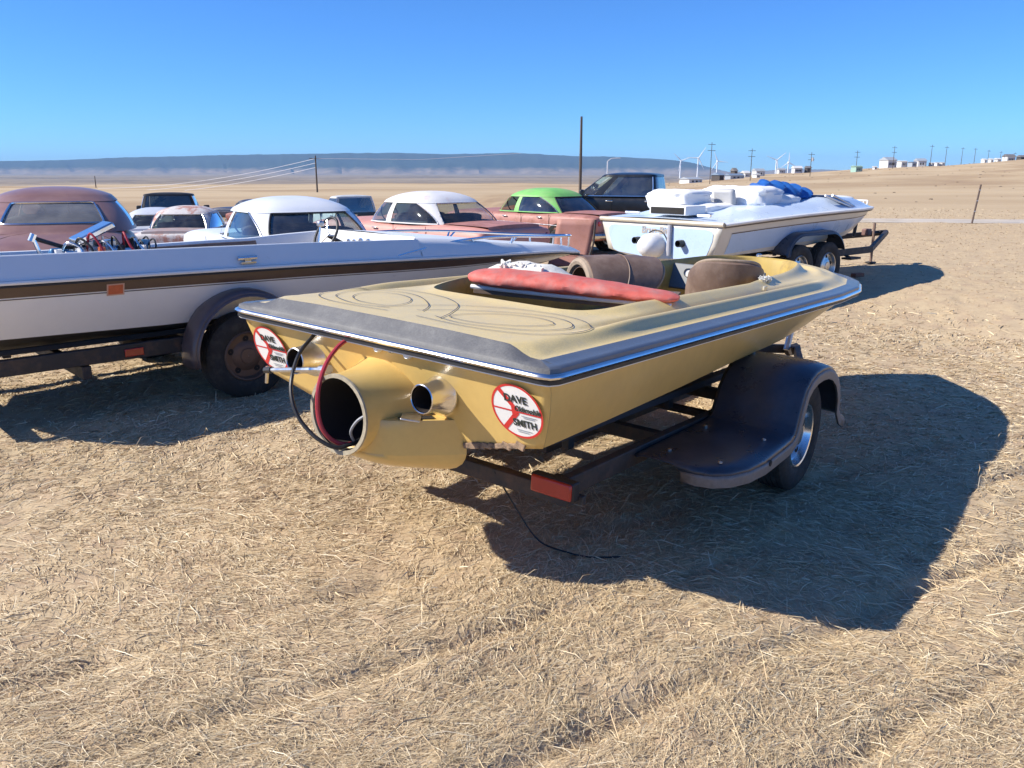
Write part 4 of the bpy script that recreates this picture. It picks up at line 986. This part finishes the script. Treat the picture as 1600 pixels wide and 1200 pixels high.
class GH:
    """greenhouse between a belt outline and a roof outline"""
    def __init__(s, b, t, z0, z1, n=4.0, bulge=.025): s.b = b; s.t = t; s.z0 = z0; s.z1 = z1; s.n = n; s.bg = bulge
    def out(s, o, ph):
        xf, xr, w_ = o; c, a = (xf+xr)/2, (xf-xr)/2; return Vector((c+a*sel(math.cos(ph), s.n), w_*sel(math.sin(ph), s.n), 0))
    def P(s, ph, v, k=1.0):
        b, t = s.out(s.b, ph), s.out(s.t, ph); p = b+(t-b)*v; c = Vector(((s.b[0]+s.b[1])/2*(1-v)+(s.t[0]+s.t[1])/2*v, 0, 0))
        p = c+(p-c)*(k+s.bg*4*v*(1-v)); return (p.x, p.y, s.z0+(s.z1-s.z0)*v)
    def panel(s, name, m, root, pb0, pb1, pt0, pt1, v0=0, v1=1, k=1.0, nu=14, nv=7, thick=0):
        rows = []
        for v in np.linspace(v0, v1, nv):
            a0 = pb0+(pt0-pb0)*v**2.2; a1 = pb1+(pt1-pb1)*v**2.2
            rows.append([s.P(R(a0+(a1-a0)*u), v, k) for u in np.linspace(0, 1, nu)])
        return G(name, rows, m, root, thick=thick)
    def roof(s, m, root, dome, v0=.92, name='roof'):
        N_ = 72; rows = []
        c = (s.t[0]+s.t[1])/2
        for v in (v0, .97, 1.0): rows.append([s.P(2*math.pi*j/N_, v, 1.012) for j in range(N_)])
        for q in np.linspace(.97, .0, 10):
            row = []
            for j in range(N_):
                p = s.P(2*math.pi*j/N_, 1, 1.012); row.append((c+(p[0]-c)*q, p[1]*q, s.z1+dome*(1-q**2.4)**.85))
            rows.append(row)
        rows[-1] = [(c+(p[0]-c)*.01, p[1]*.01, s.z1+dome) for p in rows[2]]
        return G(name, rows, m, root, closed=True)
    def edge(s, name, m, root, pts, r=.012):
        return tube(name, [s.P(R(a), v, 1.012) for a, v in pts], r, m, root, n=6)
def car_interior(root, g, seats, wheel_at, col=None):
    col = col or mat('dim_cabin_shade', (.10, .105, .10), .9, var=.3, vscale=4)
    z = g.z0+.012
    V = [(*g.P(2*math.pi*j/40, 0, .94)[:2], z) for j in range(40)]; M('cabin_dark_sheet', V, [list(range(40))], col, root, smooth=False)  # dark sheet at belt height paints in the dim cabin
    for x, w_ in seats: pillow('seat', (x, 0, z+.05), (.2, w_, .2), mat('old_seat', (.05, .045, .042), .8), parent=root)
    if wheel_at:
        q = MB(); x, y = wheel_at; q.tube([(x+.07*math.sin(t), y+.19*math.cos(t), z+.12+.17*math.sin(t)) for t in np.linspace(0, 2*math.pi, 25)], .013, 6); q.o('steering_wheel', BLK, root)
def sedan(name, label, loc, heading, paint, roofm, trunk=None, rear='sedan', zs_=0, glass_=GLS, open_front=False, wheels=True, chromey=True, group=None):
    rz = math.atan2(heading[1], heading[0]); c = E(name, (loc[0], loc[1], hgt(*loc)+zs_), rz, label=label, cat='car', group=group)
    body_loft(c, [(2.47, .74, .50, .78), (2.36, .86, .40, .89), (1.9, .93, .32, .96), (1.2, .94, .30, .98), (.6, .94, .29, .965), (-.6, .94, .29, .955), (-1.3, .94, .30, .965), (-1.95, .93, .33, .955), (-2.32, .91, .38, .93), (-2.46, .87, .44, .89), (-2.50, .80, .50, .80)], paint, 5, .028)
    g = GH((.80, -1.50, .87), (.42, -1.0, .70), .955, 1.335, 3.5, .03)
    roof = g.roof(roofm, c, .165)
    for s in (1, -1):
        f = lambda nm, m, b0, b1, t0, t1, **k: g.panel(nm, m, c, s*b0, s*b1, s*t0, s*t1, **k)
        f('front_pillar', roofm, 33, 39, 36, 44, v1=.94); f('door_post', roofm, 84, 88, 84, 88, v1=.94); f('vent_post', roofm, 52, 53.6, 52, 53.6, v1=.94, nu=3)
        f('rear_pillar', roofm, 134, 143, 106, 150, v1=.97); f('belt_moulding', roofm, 39, 134, 39, 134, v0=0, v1=.05)
        if not open_front: f('door_window', glass_, 39, 84, 44, 84, v0=.04, v1=.93, k=.985)
        f('quarter_window', GLC if glass_ is GLC else GLB, 88, 134, 88, 106, v0=.04, v1=.93, k=.985)
        g.edge('window_trim', CHR, c, [(s*(134+(106-134)*v**2.2), v) for v in np.linspace(.03, .93, 9)], .009)
    g.panel('windscreen', GLS, c, -33, 33, -36, 36, v0=.02, v1=.93, k=.985, nu=20)
    g.panel('rear_window', glass_, c, 143, 217, 150, 210, v0=.03, v1=.9, k=.985, nu=24)
    ed = [(143+(150-143)*v**2.2, v) for v in np.linspace(.03, .9, 7)]+[(a, .9) for a in np.linspace(152, 208, 14)]+[(217+(210-217)*v**2.2, v) for v in np.linspace(.9, .03, 7)]
    g.edge('rear_window_trim', BLK if not chromey else DCH, c, ed, .013)
    car_interior(c, g, [(.0, 1.2), (-.95, 1.3)], (.45, .38))
    # trunk lid, lamps, bumpers, handles, seams
    tm = trunk or paint
    rows = [[(-1.40-t*1.0, y*(.70-.06*t), .972-.018*t**2+.022*(1-y*y)) for y in np.linspace(-1, 1, 13)] for t in np.linspace(0, 1, 8)]+[[(-2.40-.10*t, y*.63, .952-.30*t+.02*(1-y*y)*(1-t)) for y in np.linspace(-1, 1, 13)] for t in np.linspace(.12, 1, 6)]
    G('trunk_lid', rows, tm, c, flip=True)
    for s in (1, -1):
        b_ = MB(); b_.lathe([(.001, -.045), (.045, -.04), (.055, -.01), (.06, .03)], 14, (-2.48, s*.74, .76), 'X'); b_.o('tail_light', REDL, c)
        b_ = MB(); b_.lathe([(.001, .04), (.07, .03), (.09, .0), (.095, -.04)], 16, (2.44, s*.68, .73), 'X'); b_.o('headlight', CHR, c)
        for x in (.55, -.55): box('door_handle', (x-.35, s*.950, .86), (.14, .02, .025), CHR, c, .006)
        tube('side_trim', [(2.1, s*.948, .74), (.2, s*.952, .73), (-1.2, s*.952, .70), (-2.2, s*.93, .66)], .009, DCH, c, n=6)
        for x in (.62, -.33, -1.2): tube('door_seam', [(x, s*.9395, .93), (x, s*.946, .65), (x, s*.938, .36)], .005, DARK, c, n=5)
    for x, w_ in ((-2.56, .84), (2.53, .84)):
        tube('bumper', cr([(x*.93, -w_-.06, .50), (x, -w_*.75, .50), (x*1.01, 0, .50), (x, w_*.75, .50), (x*.93, w_+.06, .50)], 5), .065, DCH, c)
    if wheels:
        for x in (1.45, -1.48):
            for s in (1, -1):
                wheel(c, (x, s*.84, .33), .33, .18, .19, s, DCH, cap=False)
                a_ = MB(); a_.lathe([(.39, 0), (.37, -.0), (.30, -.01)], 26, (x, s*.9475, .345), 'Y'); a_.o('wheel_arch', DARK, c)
    return c, g
def rustpaint(n, a, b, amt=.42, sc_=2.2, rough=.55): return mat(n, a, rough, var=.1, vscale=5, col2=b, c2amt=amt, c2scale=sc_, c2soft=.09)
WCAR = mat('white_car_paint', (.78, .79, .80), .35, var=.03, vscale=3, coat=.3)
PINK = rustpaint('faded_salmon_paint', (.62, .29, .235), (.55, .33, .28), .4)
PINKD = rustpaint('rusty_shaded_salmon', (.42, .19, .155), (.28, .115, .08), .43, 3)  # rust tone on the green car; darkened to paint shade on the salmon trunk
GRN = rustpaint('lime_green_paint', (.20, .52, .13), (.28, .48, .17), .42)
sedan('sedan', 'white fifties sedan with dark wraparound rear window behind the brown-striped boat', (-3.25, 12.0), (-.56, .83), WCAR, WCAR, open_front=True, zs_=-.03, glass_=GLB, chromey=False)
PKR = mat('white_roof_paint', (.76, .74, .72), .4, var=.05, col2=(.6, .42, .38), c2amt=.34, c2scale=3)
pk, _ = sedan('sedan', 'salmon pink fifties sedan with white roof beside the lime green car', (-1.72, 15.9), (-.73, .68), PINK, PKR, trunk=PINKD, zs_=.0, glass_=GLC)
gk, _ = sedan('sedan', 'fifties car with lime green roof and rusty salmon body beside the black pickup', (.62, 20.7), (-.72, .69), PINKD, GRN, trunk=PINKD, zs_=0, glass_=GLD, open_front=True, chromey=False)
# a loose rusty door panel leaning on the salmon car's tail
dp = E('loose_door', (.98, 15.4, hgt(.98, 15.4)), R(-20), label='loose rusty salmon car door leaning behind the salmon sedan', cat='car door')
rows = [[(x+.06*z+.1*(z/.9), .16*(z/.95)+.05*math.sin(math.pi*z/.95), z) for x in np.linspace(-.36, .36, 9)] for z in np.linspace(.03, .93, 9)]
G('door_skin', rows, mat('rust_panel', (.42, .20, .16), .6, var=.15, col2=(.26, .11, .07), c2amt=.42, c2scale=3), dp, thick=.05)
tube('door_edge', [(.36+.02, .02, .03), (.40+.1, .12, .5), (.36+.16, .16, .93)], .02, FRM, dp)
# brown rounded sedan at the left
def brown_car():
    d = (-.42, .907); c = E('coupe', (-5.92, 11.05, hgt(-5.92, 11.05)), math.atan2(d[1], d[0]), label='rounded forties coupe in faded maroon primer with chrome-trimmed rear window', cat='car')
    P1 = mat('maroon_primer', (.235, .125, .105), .34, var=.1, vscale=4, col2=(.30, .18, .15), c2amt=.42, c2scale=2.5, c2soft=.2, coat=.15)
    body_loft(c, [(2.5, .55, .5, .80), (2.3, .72, .38, .98), (1.6, .80, .32, 1.08), (.8, .90, .30, 1.12), (0, .93, .30, 1.15), (-.9, .93, .30, 1.17), (-1.4, .91, .31, 1.15), (-1.85, .86, .34, 1.05), (-2.2, .77, .38, .90), (-2.42, .66, .42, .72), (-2.5, .5, .47, .58)], P1, 3.0, 0)
    g = GH((.85, -1.62, .90), (.38, -.82, .64), 1.10, 1.50, 2.9, .05)
    g.roof(P1, c, .11, .84)
    for s in (1, -1):
        f = lambda nm, m, b0, b1, t0, t1, **k: g.panel(nm, m, c, s*b0, s*b1, s*t0, s*t1, **k)
        f('front_pillar', P1, 30, 42, 30, 42, v1=.9); f('door_post', P1, 84, 90, 84, 90, v1=.9); f('rear_pillar', P1, 112, 150.5, 112, 150.5, v1=.9, nu=20)
        f('door_window', GLS, 42, 84, 42, 84, v0=.08, v1=.85, k=.985); f('quarter_window', GLS, 90, 112, 90, 112, v0=.08, v1=.85, k=.985); f('belt_moulding', P1, 30, 150, 30, 150, v0=0, v1=.1)
    g.panel('windscreen', GLS, c, -30, 30, -30, 30, v0=.05, v1=.87, k=.985)
    g.panel('rear_panel', P1, c, 150, 210, 150, 210, v0=-.12, v1=.28, k=1.004, nu=24)
    g.panel('rear_window', GLW, c, 150, 210, 150, 210, v0=.27, v1=.86, k=.985, nu=24)
    ed = [(150.5, v) for v in np.linspace(.30, .80, 6)]+[(a, .83) for a in np.linspace(153, 207, 18)]+[(209.5, v) for v in np.linspace(.80, .30, 6)]+[(a, .27) for a in np.linspace(207, 153, 18)]+[(150.5, .30)]
    g.edge('rear_window_trim', CHR, c, ed, .013)
    car_interior(c, g, [(.0, 1.2)], (.5, .38))
    tube('mirror_stem', [(.3, -.1, 1.2), (.3, -.1, 1.38)], .012, BLK, c); box('rear_view_mirror', (.3, -.1, 1.40), (.03, .2, .05), BLK, c, .01)
    # trunk lid with its seam standing slightly proud
    sm = []
    for t in np.linspace(-1, 1, 41):
        a = t*math.pi/2; y = .72*sel(math.sin(a), 3.2); k = sel(math.cos(a), 3.2); x = -2.44+.86*k
        zt = ip(-x, [.9, 1.4, 1.85, 2.2, 2.42, 2.5], [1.17, 1.15, 1.05, .90, .72, .58]); wv = ip(-x, [.9, 1.4, 1.85, 2.2, 2.42, 2.5], [.93, .91, .86, .77, .66, .5])
        z = zt-(zt-.38)*.5*(1-(1-min(1, abs(y)/wv)**3)**(1/3)); sm.append((x, y, z+.004))
    tube('trunk_seam', sm, .006, DARK, c, n=5)
    for s in (1, -1):
        for x in (1.45, -1.5): wheel(c, (x, s*.80, .33), .33, .17, .19, s, DCH, cap=False)
        pillow('rear_fender', (-1.55, s*.83, .52), (1.35, .30, .62), P1, parent=c, n=2.4, wr=0); pillow('front_fender', (1.6, s*.74, .56), (1.5, .40, .72), P1, parent=c, n=2.4, wr=0)
        tube('tail_light', [(-2.2, s*.72, .72), (-2.3, s*.72, .72)], .045, REDL, c)
    tube('bumper', cr([(-2.4, -.95, .45), (-2.62, -.6, .45), (-2.66, 0, .45), (-2.62, .6, .45), (-2.4, .95, .45)], 5), .06, DCH, c)
brown_car()
# pickup trucks
def pickup(name, label, loc, heading, paint, cabm=None, crew=True, bedm=None, dark=GLD, sz=1.0, group=None):
    c = E(name, (loc[0], loc[1], hgt(*loc)), math.atan2(heading[1], heading[0]), label=label, cat='pickup', group=group); c.scale = (sz,)*3
    cl = 2.35 if crew else 1.45; cabm = cabm or paint; bedm = bedm or paint
    x1 = 1.35; x0 = x1-cl; xb = x0-.06; xe = xb-1.75
    body_loft(c, [(2.85, .86, .55, 1.05), (2.75, .93, .42, 1.20), (2.2, .97, .40, 1.25), (1.4, .98, .40, 1.27), (.5, .98, .40, 1.26), (x0+.05, .98, .40, 1.26), (x0, .975, .42, 1.25)], paint, 9)
    g = GH((x1+.05, x0+.02, .93), (x1-.75, x0+.12, .77), 1.25, 1.84, 7, .015); g.roof(cabm, c, .06, .9)
    A = [36, 47, 49.5, 84, 89, 128, 133] if crew else [36, 47, 49.5, 118, 122, 123, 133]
    for s in (1, -1):
        f = lambda nm, m, b0, b1, **k: g.panel(nm, m, c, s*b0, s*b1, s*b0, s*b1, **k)
        f('front_pillar', cabm, A[0], A[2], v1=.94); f('door_window', GLS if crew else dark, A[2], A[3], v0=.04, v1=.92, k=.988); f('door_post', cabm, A[3], A[4], v1=.94)
        if crew: f('rear_door_window', dark, A[4], A[5], v0=.04, v1=.92, k=.988)
        f('rear_pillar', cabm, A[5], 146, v1=.94); f('belt_moulding', cabm, A[2], A[5], v0=0, v1=.05)
        g.edge('window_trim', CHR, c, [(s*a, .03) for a in np.linspace(A[2], A[5], 12)]+[(s*A[5], v) for v in np.linspace(.03, .9, 5)], .014)
        for x in ((.35, -.75) if crew else (.15,)): box('door_handle', (x, s*.985, 1.13), (.2, .03, .04), CHR, c, .01)
        for x in ((.30, x0+.12) if crew else (x0+.12,)): tube('door_seam', [(x, s*.983, 1.22), (x, s*.983, .6)], .006, DARK, c, n=5)
        box('mirror', (x1-.25, s*1.10, 1.33), (.10, .2, .22), paint, c, .03); tube('mirror_arm', [(x1-.25, s*.95, 1.27), (x1-.25, s*1.05, 1.3)], .02, paint, c)
        box('bed_side', ((xb+xe)/2, s*.94, .89), (xb-xe, .07, .72), bedm, c, .03); box('tail_light', (xe+.02, s*.92, .95), (.07, .1, .36), REDL, c, .01)
        for x in (2.0, (xb+xe)/2+.0): wheel(c, (x, s*.83, .39), .39, .24, .22, s, DCH, cap=False)
        for x in (2.0, (xb+xe)/2):
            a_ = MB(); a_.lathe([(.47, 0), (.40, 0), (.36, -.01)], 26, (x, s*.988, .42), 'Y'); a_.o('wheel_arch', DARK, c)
    g.panel('windscreen', GLS, c, -36, 36, -36, 36, v0=.02, v1=.93, k=.988, nu=20)
    g.panel('rear_window', dark, c, 146, 214, 146, 214, v0=.05, v1=.9, k=.988, nu=20); g.panel('rear_sill', cabm, c, 146, 214, 146, 214, v0=-.3, v1=.06, nu=12)
    car_interior(c, g, [(.4, 1.3), (-.55, 1.3)] if crew else [(.2, 1.3)], (x1-.45, .4))
    box('bed_floor', ((xb+xe)/2, 0, .62), (xb-xe-.02, 1.82, .06), DARK, c, .01); box('bed_front', (xb-.04, 0, .9), (.05, 1.80, .68), bedm, c, .01); box('tailgate', (xe-.0, 0, .89), (.06, 1.80, .62), bedm, c, .02)
    tube('bumper', [(xe-.12, -.9, .55), (xe-.16, 0, .55), (xe-.12, .9, .55)], .08, DCH, c); tube('chassis', [(2.4, 0, .42), (xe+.1, 0, .45)], .1, FRM, c)
    return c
BLKP = mat('black_car_paint', (.010, .011, .014), .34, var=.1, coat=.25)
pickup('pickup', 'black crew cab pickup with chrome window trim behind the green car', (3.35, 24.3), (-.94, .34), BLKP)
pickup('pickup', 'old white cab pickup with a dull brown bed parked beyond the white sedan', (-6.1, 33.0), (-.62, .78), mat('dull_white_paint', (.55, .56, .55), .5, var=.15), crew=False, bedm=mat('dull_brown_paint', (.17, .13, .10), .7, var=.25, col2=(.25, .2, .15), c2amt=.45))
pickup('pickup', 'old black pickup parked beyond the rusty white and pink car', (-11.6, 28.6), (-.25, .97), mat('dull_black_paint', (.02, .02, .022), .5, var=.3), crew=False, dark=GLS)
RW = mat('rusty_white_paint', (.62, .58, .55), .6, var=.1, col2=(.42, .20, .15), c2amt=.47, c2scale=2.4, c2soft=.05)
RWT = mat('rusty_white_trunk', (.34, .29, .28), .6, var=.15, col2=(.42, .22, .17), c2amt=.4, c2scale=2.4)
sedan('sedan', 'rusty white and pink car with battered tail seen from behind', (-8.6, 22.6), (-.14, .99), RW, RW, trunk=RWT, zs_=-.05, glass_=GLS)
sedan('sedan', 'pale silver white car parked between the maroon coupe and rusty car', (-11.2, 26.6), (-.3, .95), mat('silver_white_paint', (.60, .62, .66), .35, var=.05, coat=.2), mat('silver_white_paint', (.6, .62, .66)), zs_=-.08)
RST = mat('rust_red_paint', (.26, .08, .06), .6, var=.2)
sedan('sedan', 'small far rust-red car beyond the white sedan roof', (-14.5, 50), (-.9, .4), RST, RST, wheels=False)
sedan('sedan', 'far dark blue car in the valley beyond the white sedan', (-17.5, 56), (-.9, .2), mat('dark_blue_paint', (.05, .06, .10), .4), mat('dark_blue_paint', (.05, .06, .1)), wheels=False)

# ------------------------------------------------------------------ poles, wires, lamps
cP, sP = math.cos(PITCH), math.sin(PITCH)
def dirn(u, v): a = (u-800)/1294; b = -(v-600)/1294; return a, cP+b*sP, b*cP-sP
def spot(u, D): a, b, _ = dirn(u, 268); x = a/b*D; return x, D, hgt(x, D)
def top_z(v, u, D): a, b, c_ = dirn(u, v); return H+c_/b*D
def pole(u, vt, D, r, label, arms=2, name='utility_pole', group=None, lean=0):
    x, y, z = spot(u, D); zt = top_z(vt, u, D); h_ = zt-z
    c = E(name, (x, y, z), .5, label=label, cat='pole', group=group)
    tube('shaft', [(0, 0, -.4), (lean*h_*.5, 0, h_*.5), (lean*h_, 0, h_)], [r, r*.9, r*.7], WOOD, c)
    for k in range(arms): box('crossarm', (lean*(h_-.5-k*1.3), 0, h_-.5-k*1.3), (2.2, .09, .10), WOOD, c, .01)
    return (x, y, zt)
pole(907, 182, 62, .115, 'tall dark bare wooden pole rising behind the black pickup', 0)
ptop = pole(494, 243, 150, .16, 'wooden pole carrying pale power lines beyond the white sedan', 1)
pole(147, 275, 210, .12, 'small distant pole above the maroon coupe roof', 0)
right_poles = [(1110, 222, 190, 'tall pole above the long metal sheds'), (1173, 232, 200, 'pole beside the white sheds at the end of the rise'), (1266, 238, 215, 'pole with a transformer on the dry rise'), (1337, 235, 240, 'pole beside the pale green shed'), (1394, 228, 250, 'pole beside the white gabled house'), (1452, 226, 265, 'slim pole past the grey barn'), (1475, 228, 280, 'slim pole by the row of white trailers'), (1500, 230, 300, 'slim pole at the foot of the far ridge')]
for u, v, D, lb in right_poles: pole(u, v, D, .085, 'wooden utility '+lb, 2 if D < 260 else 1, group='utility poles on the rise')
for u, v, D in ((1520, 231, 320), (1541, 234, 335), (1560, 236, 345), (1582, 238, 355)): pole(u, v, D, .09, 'thin utility pole in the far row on the ridge', 1, group='utility poles along the ridge')
# transformer can
tx = spot(1266, 215); tcan = tube('transformer', [(.35, 0, 0), (.35, 0, .9)], .28, mat('grey_metal', (.5, .5, .5), .5), None); tcan.location = (tx[0], tx[1], top_z(252, 1266, 215)); tag(tcan, 'grey transformer can hung on the pole on the dry rise', 'transformer')
for k, (du, dv) in enumerate(((0, 0), (0, 5), (0, 11))):
    a_ = Vector(ptop)-Vector((0, 0, k*.75+.5)); x, y, _ = spot(150, 190); b_ = Vector((x, y, top_z(294+k*5, 150, 190)))
    ln = [a_+(b_-a_)*t-Vector((0, 0, 2.6*4*t*(1-t)*.5)) for t in np.linspace(0, 1, 18)]
    o_ = tube('power_line', ln, .035, mat('alloy_cable', (.8, .8, .82), .4, .3), None, n=5); tag(o_, ('topmost', 'middle', 'lowest')[k]+' of the three sagging pale power lines left of the pole', 'cable', 'power lines')
o_ = tube('power_line', [Vector(ptop)-Vector((0, 0, .5)), Vector(ptop)+Vector((18, 5, -.6)), Vector(ptop)+Vector((36, 10, .6))], .03, mat('alloy_cable', (.8, .8, .82)), None, n=5); tag(o_, 'short pale power line running behind the salmon sedan from the pole', 'cable')
x, y, z = spot(949, 120); sl = E('street_lamp', (x, y, z), 0, label='pale street lamp with curved arm behind the black pickup roof', cat='street lamp')
zt = top_z(252, 949, 120)-z; tube('mast', [(0, 0, -.2), (0, 0, zt)], .09, mat('pale_steel', (.65, .66, .68), .4, .3), sl); tube('arm', cr([(0, 0, zt), (.5, 0, zt+.35), (1.3, 0, zt+.45)], 4), .05, mat('pale_steel', (.65, .66, .68)), sl); box('lamp_head', (1.5, 0, zt+.44), (.6, .25, .1), mat('pale_steel', (.65, .66, .68)), sl, .03)
# leaning fence post on the right
x, y, z = spot(1529, 28.5); fp = E('fence_post', (x, y, z), 0, label='thin leaning steel fence post beside the dirt track', cat='post')
tube('shaft', [(0, 0, -.1), (.14, 0, 1.28)], .03, mat('rust_steel', (.12, .085, .07), .8), fp)
for k in range(3): box('clip', (.04+.04*k, -.03, .4+.35*k), (.05, .02, .03), STL, fp, .003)
# wind turbines
def turbine(u, vh, D, rot, label):
    x, y, _ = spot(u, D); zb = hgt(x, D); zh = top_z(vh, u, D); c = E('wind_turbine', (x, y, zb), 0, label=label, cat='wind turbine', group='wind turbines')
    wm = mat('turbine_white', (.82, .83, .84), .5, var=.03); h_ = zh-zb; b = h_*.55; r0 = D*.0008
    tube('tower', [(0, 0, -2), (0, 0, h_)], [r0*1.25, r0*.8], wm, c, n=12); box('nacelle', (0, 0, h_+r0*.3), (r0*2, r0*5, r0*2), wm, c, .3)
    for k in range(3):
        a = rot+k*2*math.pi/3; tube('blade', [(0, -r0*2.6, h_), (math.cos(a)*b*.25, -r0*2.6, h_+math.sin(a)*b*.25), (math.cos(a)*b, -r0*2.6, h_+math.sin(a)*b)], [r0*.5, r0*.75, r0*.18], wm, c, n=8)
for u, v, D, a, lb in ((1090, 247, 2600, 1.0, 'white wind turbine just right of the plateau end'), (1063, 251, 3400, .3, 'small white wind turbine against the end of the plateau'), (1120, 252, 3300, 2.0, 'small white wind turbine beside the tall pole above the sheds'), (1212, 250, 2700, .7, 'white wind turbine above the white sheds'), (1231, 254, 3500, 1.6, 'faint small wind turbine right of the shed roofs')): turbine(u, v, D, a, lb)

# ------------------------------------------------------------------ far sheds, houses and trailers
def house(u, D, wpx, hm, label, wm, rm, deep=7, rz=0, roofh=.35, cat='building', nwin=2, sink=0, group=None):
    x, y, z = spot(u, D); w_ = wpx*D/1294*.66; deep *= .55; hm *= .7
    c = E('house' if roofh > .2 else 'trailer_home', (x, y, z-.3+sink), rz, label=label, cat=cat, group=group)
    box('wall', (0, 0, hm/2), (w_, deep, hm), wm, c, .02)
    rh = hm*roofh; r_ = MB(); o = .25
    r_.add([(-w_/2-o, -deep/2-o, hm-.05), (w_/2+o, -deep/2-o, hm-.05), (w_/2+o, deep/2+o, hm-.05), (-w_/2-o, deep/2+o, hm-.05), (-w_/2-o, 0, hm+rh), (w_/2+o, 0, hm+rh)], [[0, 1, 5, 4], [2, 3, 4, 5], [0, 4, 3], [1, 2, 5], [0, 3, 2, 1]]); r_.o('roof', rm, c, smooth=False)
    for k in range(nwin):
        xx = -w_/2+w_*(k+1)/(nwin+1.4); box('window', (xx, -deep/2-.02, hm*.55), (min(1.3, w_*.14), .06, hm*.3), BLK, c, .01)
    box('door', (w_/2-w_*.12, -deep/2-.02, hm*.4), (min(1.2, w_*.12), .06, hm*.75), mat('door_grey', (.35, .34, .33), .6), c, .01)
W1 = mat('white_siding', (.60, .60, .59), .6, var=.06); G1 = mat('grey_metal_wall', (.40, .43, .46), .45, .2, var=.1); B1 = mat('blue_metal_roof', (.25, .32, .40), .4, .3, var=.1); GR1 = mat('grey_shingle', (.16, .15, .15), .8); D1 = mat('dark_wall', (.07, .06, .055), .8); SG = mat('sea_green_wall', (.30, .45, .38), .6)
house(1080, 235, 34, 2.0, 'low grey metal shed with pale front beside the tall pole', W1, G1, 9, .35)
house(1122, 238, 12, 2.6, 'dark blue metal shed between the long grey sheds', D1, B1, 8, .3)
house(1148, 245, 34, 1.9, 'long low blue-roofed shed on the plain', G1, B1, 6, .25)
house(1068, 300, 16, 2.2, 'small tan-walled shed behind the low grey shed', mat('tan_wall', (.4, .33, .24), .7), GR1, 5)
house(1147, 300, 7, 4.2, 'small dark house on the skyline left of the white houses', D1, GR1, 6, .2)
house(1165, 300, 12, 2.8, 'small white house with pale roof on the skyline', W1, W1, 6, .2)
house(1185, 310, 20, 3.2, 'wide white house on the skyline beside the pole', W1, G1, 8, .1)
house(1182, 245, 9, 1.8, 'small white shed below the skyline houses', W1, W1, 4, .3, roofh=.15)
house(1245, 330, 18, 3.2, 'long white house on the skyline past the sheds', W1, W1, 6, .05, nwin=4)
house(1262, 330, 9, 3.0, 'dark narrow house next to the long white house', D1, GR1, 6)
house(1220, 345, 14, 2.6, 'low pale house nearly hidden on the skyline', W1, G1, 6)
house(1338, 240, 16, 2.6, 'pale green shed halfway up the dry rise', SG, SG, 5, .15, roofh=.12)
house(1366, 262, 5, 1.6, 'tiny white shed right of the pale green shed', W1, W1, 3, 0, roofh=.15)
house(1386, 300, 22, 4.2, 'white gabled house with grey roof on the rise', W1, G1, 9, .2, nwin=3)
house(1408, 270, 14, 3.0, 'white trailer home below the gabled house', W1, W1, 5, .1, roofh=.1, cat='trailer home')
house(1424, 285, 11, 2.6, 'blue-grey trailer home beside the white trailer home', G1, B1, 5, .1, roofh=.1, cat='trailer home')
house(1436, 330, 18, 3.6, 'pale grey barn on the skyline right of the gabled house', W1, G1, 9, -.1)
for u, D in ((1454, 330), (1462, 335), (1470, 335)): house(u, D, 5.5, 2.2, 'tiny white trailer in the row on the ridge', W1, W1, 4, .1, roofh=.1, cat='trailer home', nwin=1, group='white trailers on the ridge')
for u, D, wp, lb in ((1535, 340, 5, 'tiny white shed far along the ridge'), (1545, 345, 5, 'second tiny white shed far along the ridge'), (1556, 345, 8, 'small white house far along the ridge')): house(u, D, wp, 2.6, lb, W1, W1, 5, 0, roofh=.22, nwin=1)
house(1573, 345, 18, 3.6, 'wide white house at the far end of the ridge', W1, GR1, 7, 0, nwin=3)
house(1592, 350, 10, 3.0, 'dark-roofed house at the very end of the ridge', D1, GR1, 6)

# scattered sage tufts on the rise
def scrub():
    g = np.random.default_rng(5); mb = MB()
    for k in range(200):
        D = g.uniform(45, 330); u = g.uniform(930, 1720); x, y, z = spot(u, D); s = g.uniform(.1, .3)*(.5+D/330)
        n_ = 6; V = [(x+s*math.cos(t)*g.uniform(.7, 1.2), y+s*math.sin(t)*g.uniform(.7, 1.2), z-.05) for t in np.linspace(0, 2*math.pi, n_+1)[:-1]]
        V += [(x+s*.6*math.cos(t+.4)*g.uniform(.6, 1.3), y+s*.6*math.sin(t+.4)*g.uniform(.6, 1.3), z+s*g.uniform(.15, .35)) for t in np.linspace(0, 2*math.pi, n_+1)[:-1]]+[(x, y, z+s*.4)]
        F = [[i, (i+1) % n_, n_+(i+1) % n_, n_+i] for i in range(n_)]+[[n_+i, n_+(i+1) % n_, 2*n_] for i in range(n_)]; mb.add(V, F)
    o = M('sage_scrub', mb.V, mb.F, mat('sage', (.17, .13, .085), .95, var=.4, vscale=.3), None, smooth=False); tag(o, 'scattered low brown sage scrub over the far rise', 'scrub', kind='stuff')
scrub()

# ------------------------------------------------------------------ haze
def haze():
    m = bpy.data.materials.new('haze'); m.use_nodes = True; t = m.node_tree
    for n in list(t.nodes):
        if n.type == 'BSDF_PRINCIPLED': t.nodes.remove(n)
    v = t.nodes.new('ShaderNodeVolumePrincipled'); v.inputs['Color'].default_value = (.42, .68, 1, 1); v.inputs['Density'].default_value = HAZE_DENSITY; v.inputs['Anisotropy'].default_value = 0
    t.links.new(v.outputs[0], [n for n in t.nodes if n.type == 'OUTPUT_MATERIAL'][0].inputs['Volume'])
    o = box('haze', (0, 0, 85), (26000, 26000, 270), m, None, 0, smooth=False); o['kind'] = 'stuff'; o['label'] = 'thin pale blue air haze over the whole plain'; o['category'] = 'haze'
HAZE_DENSITY = 7e-5
haze()
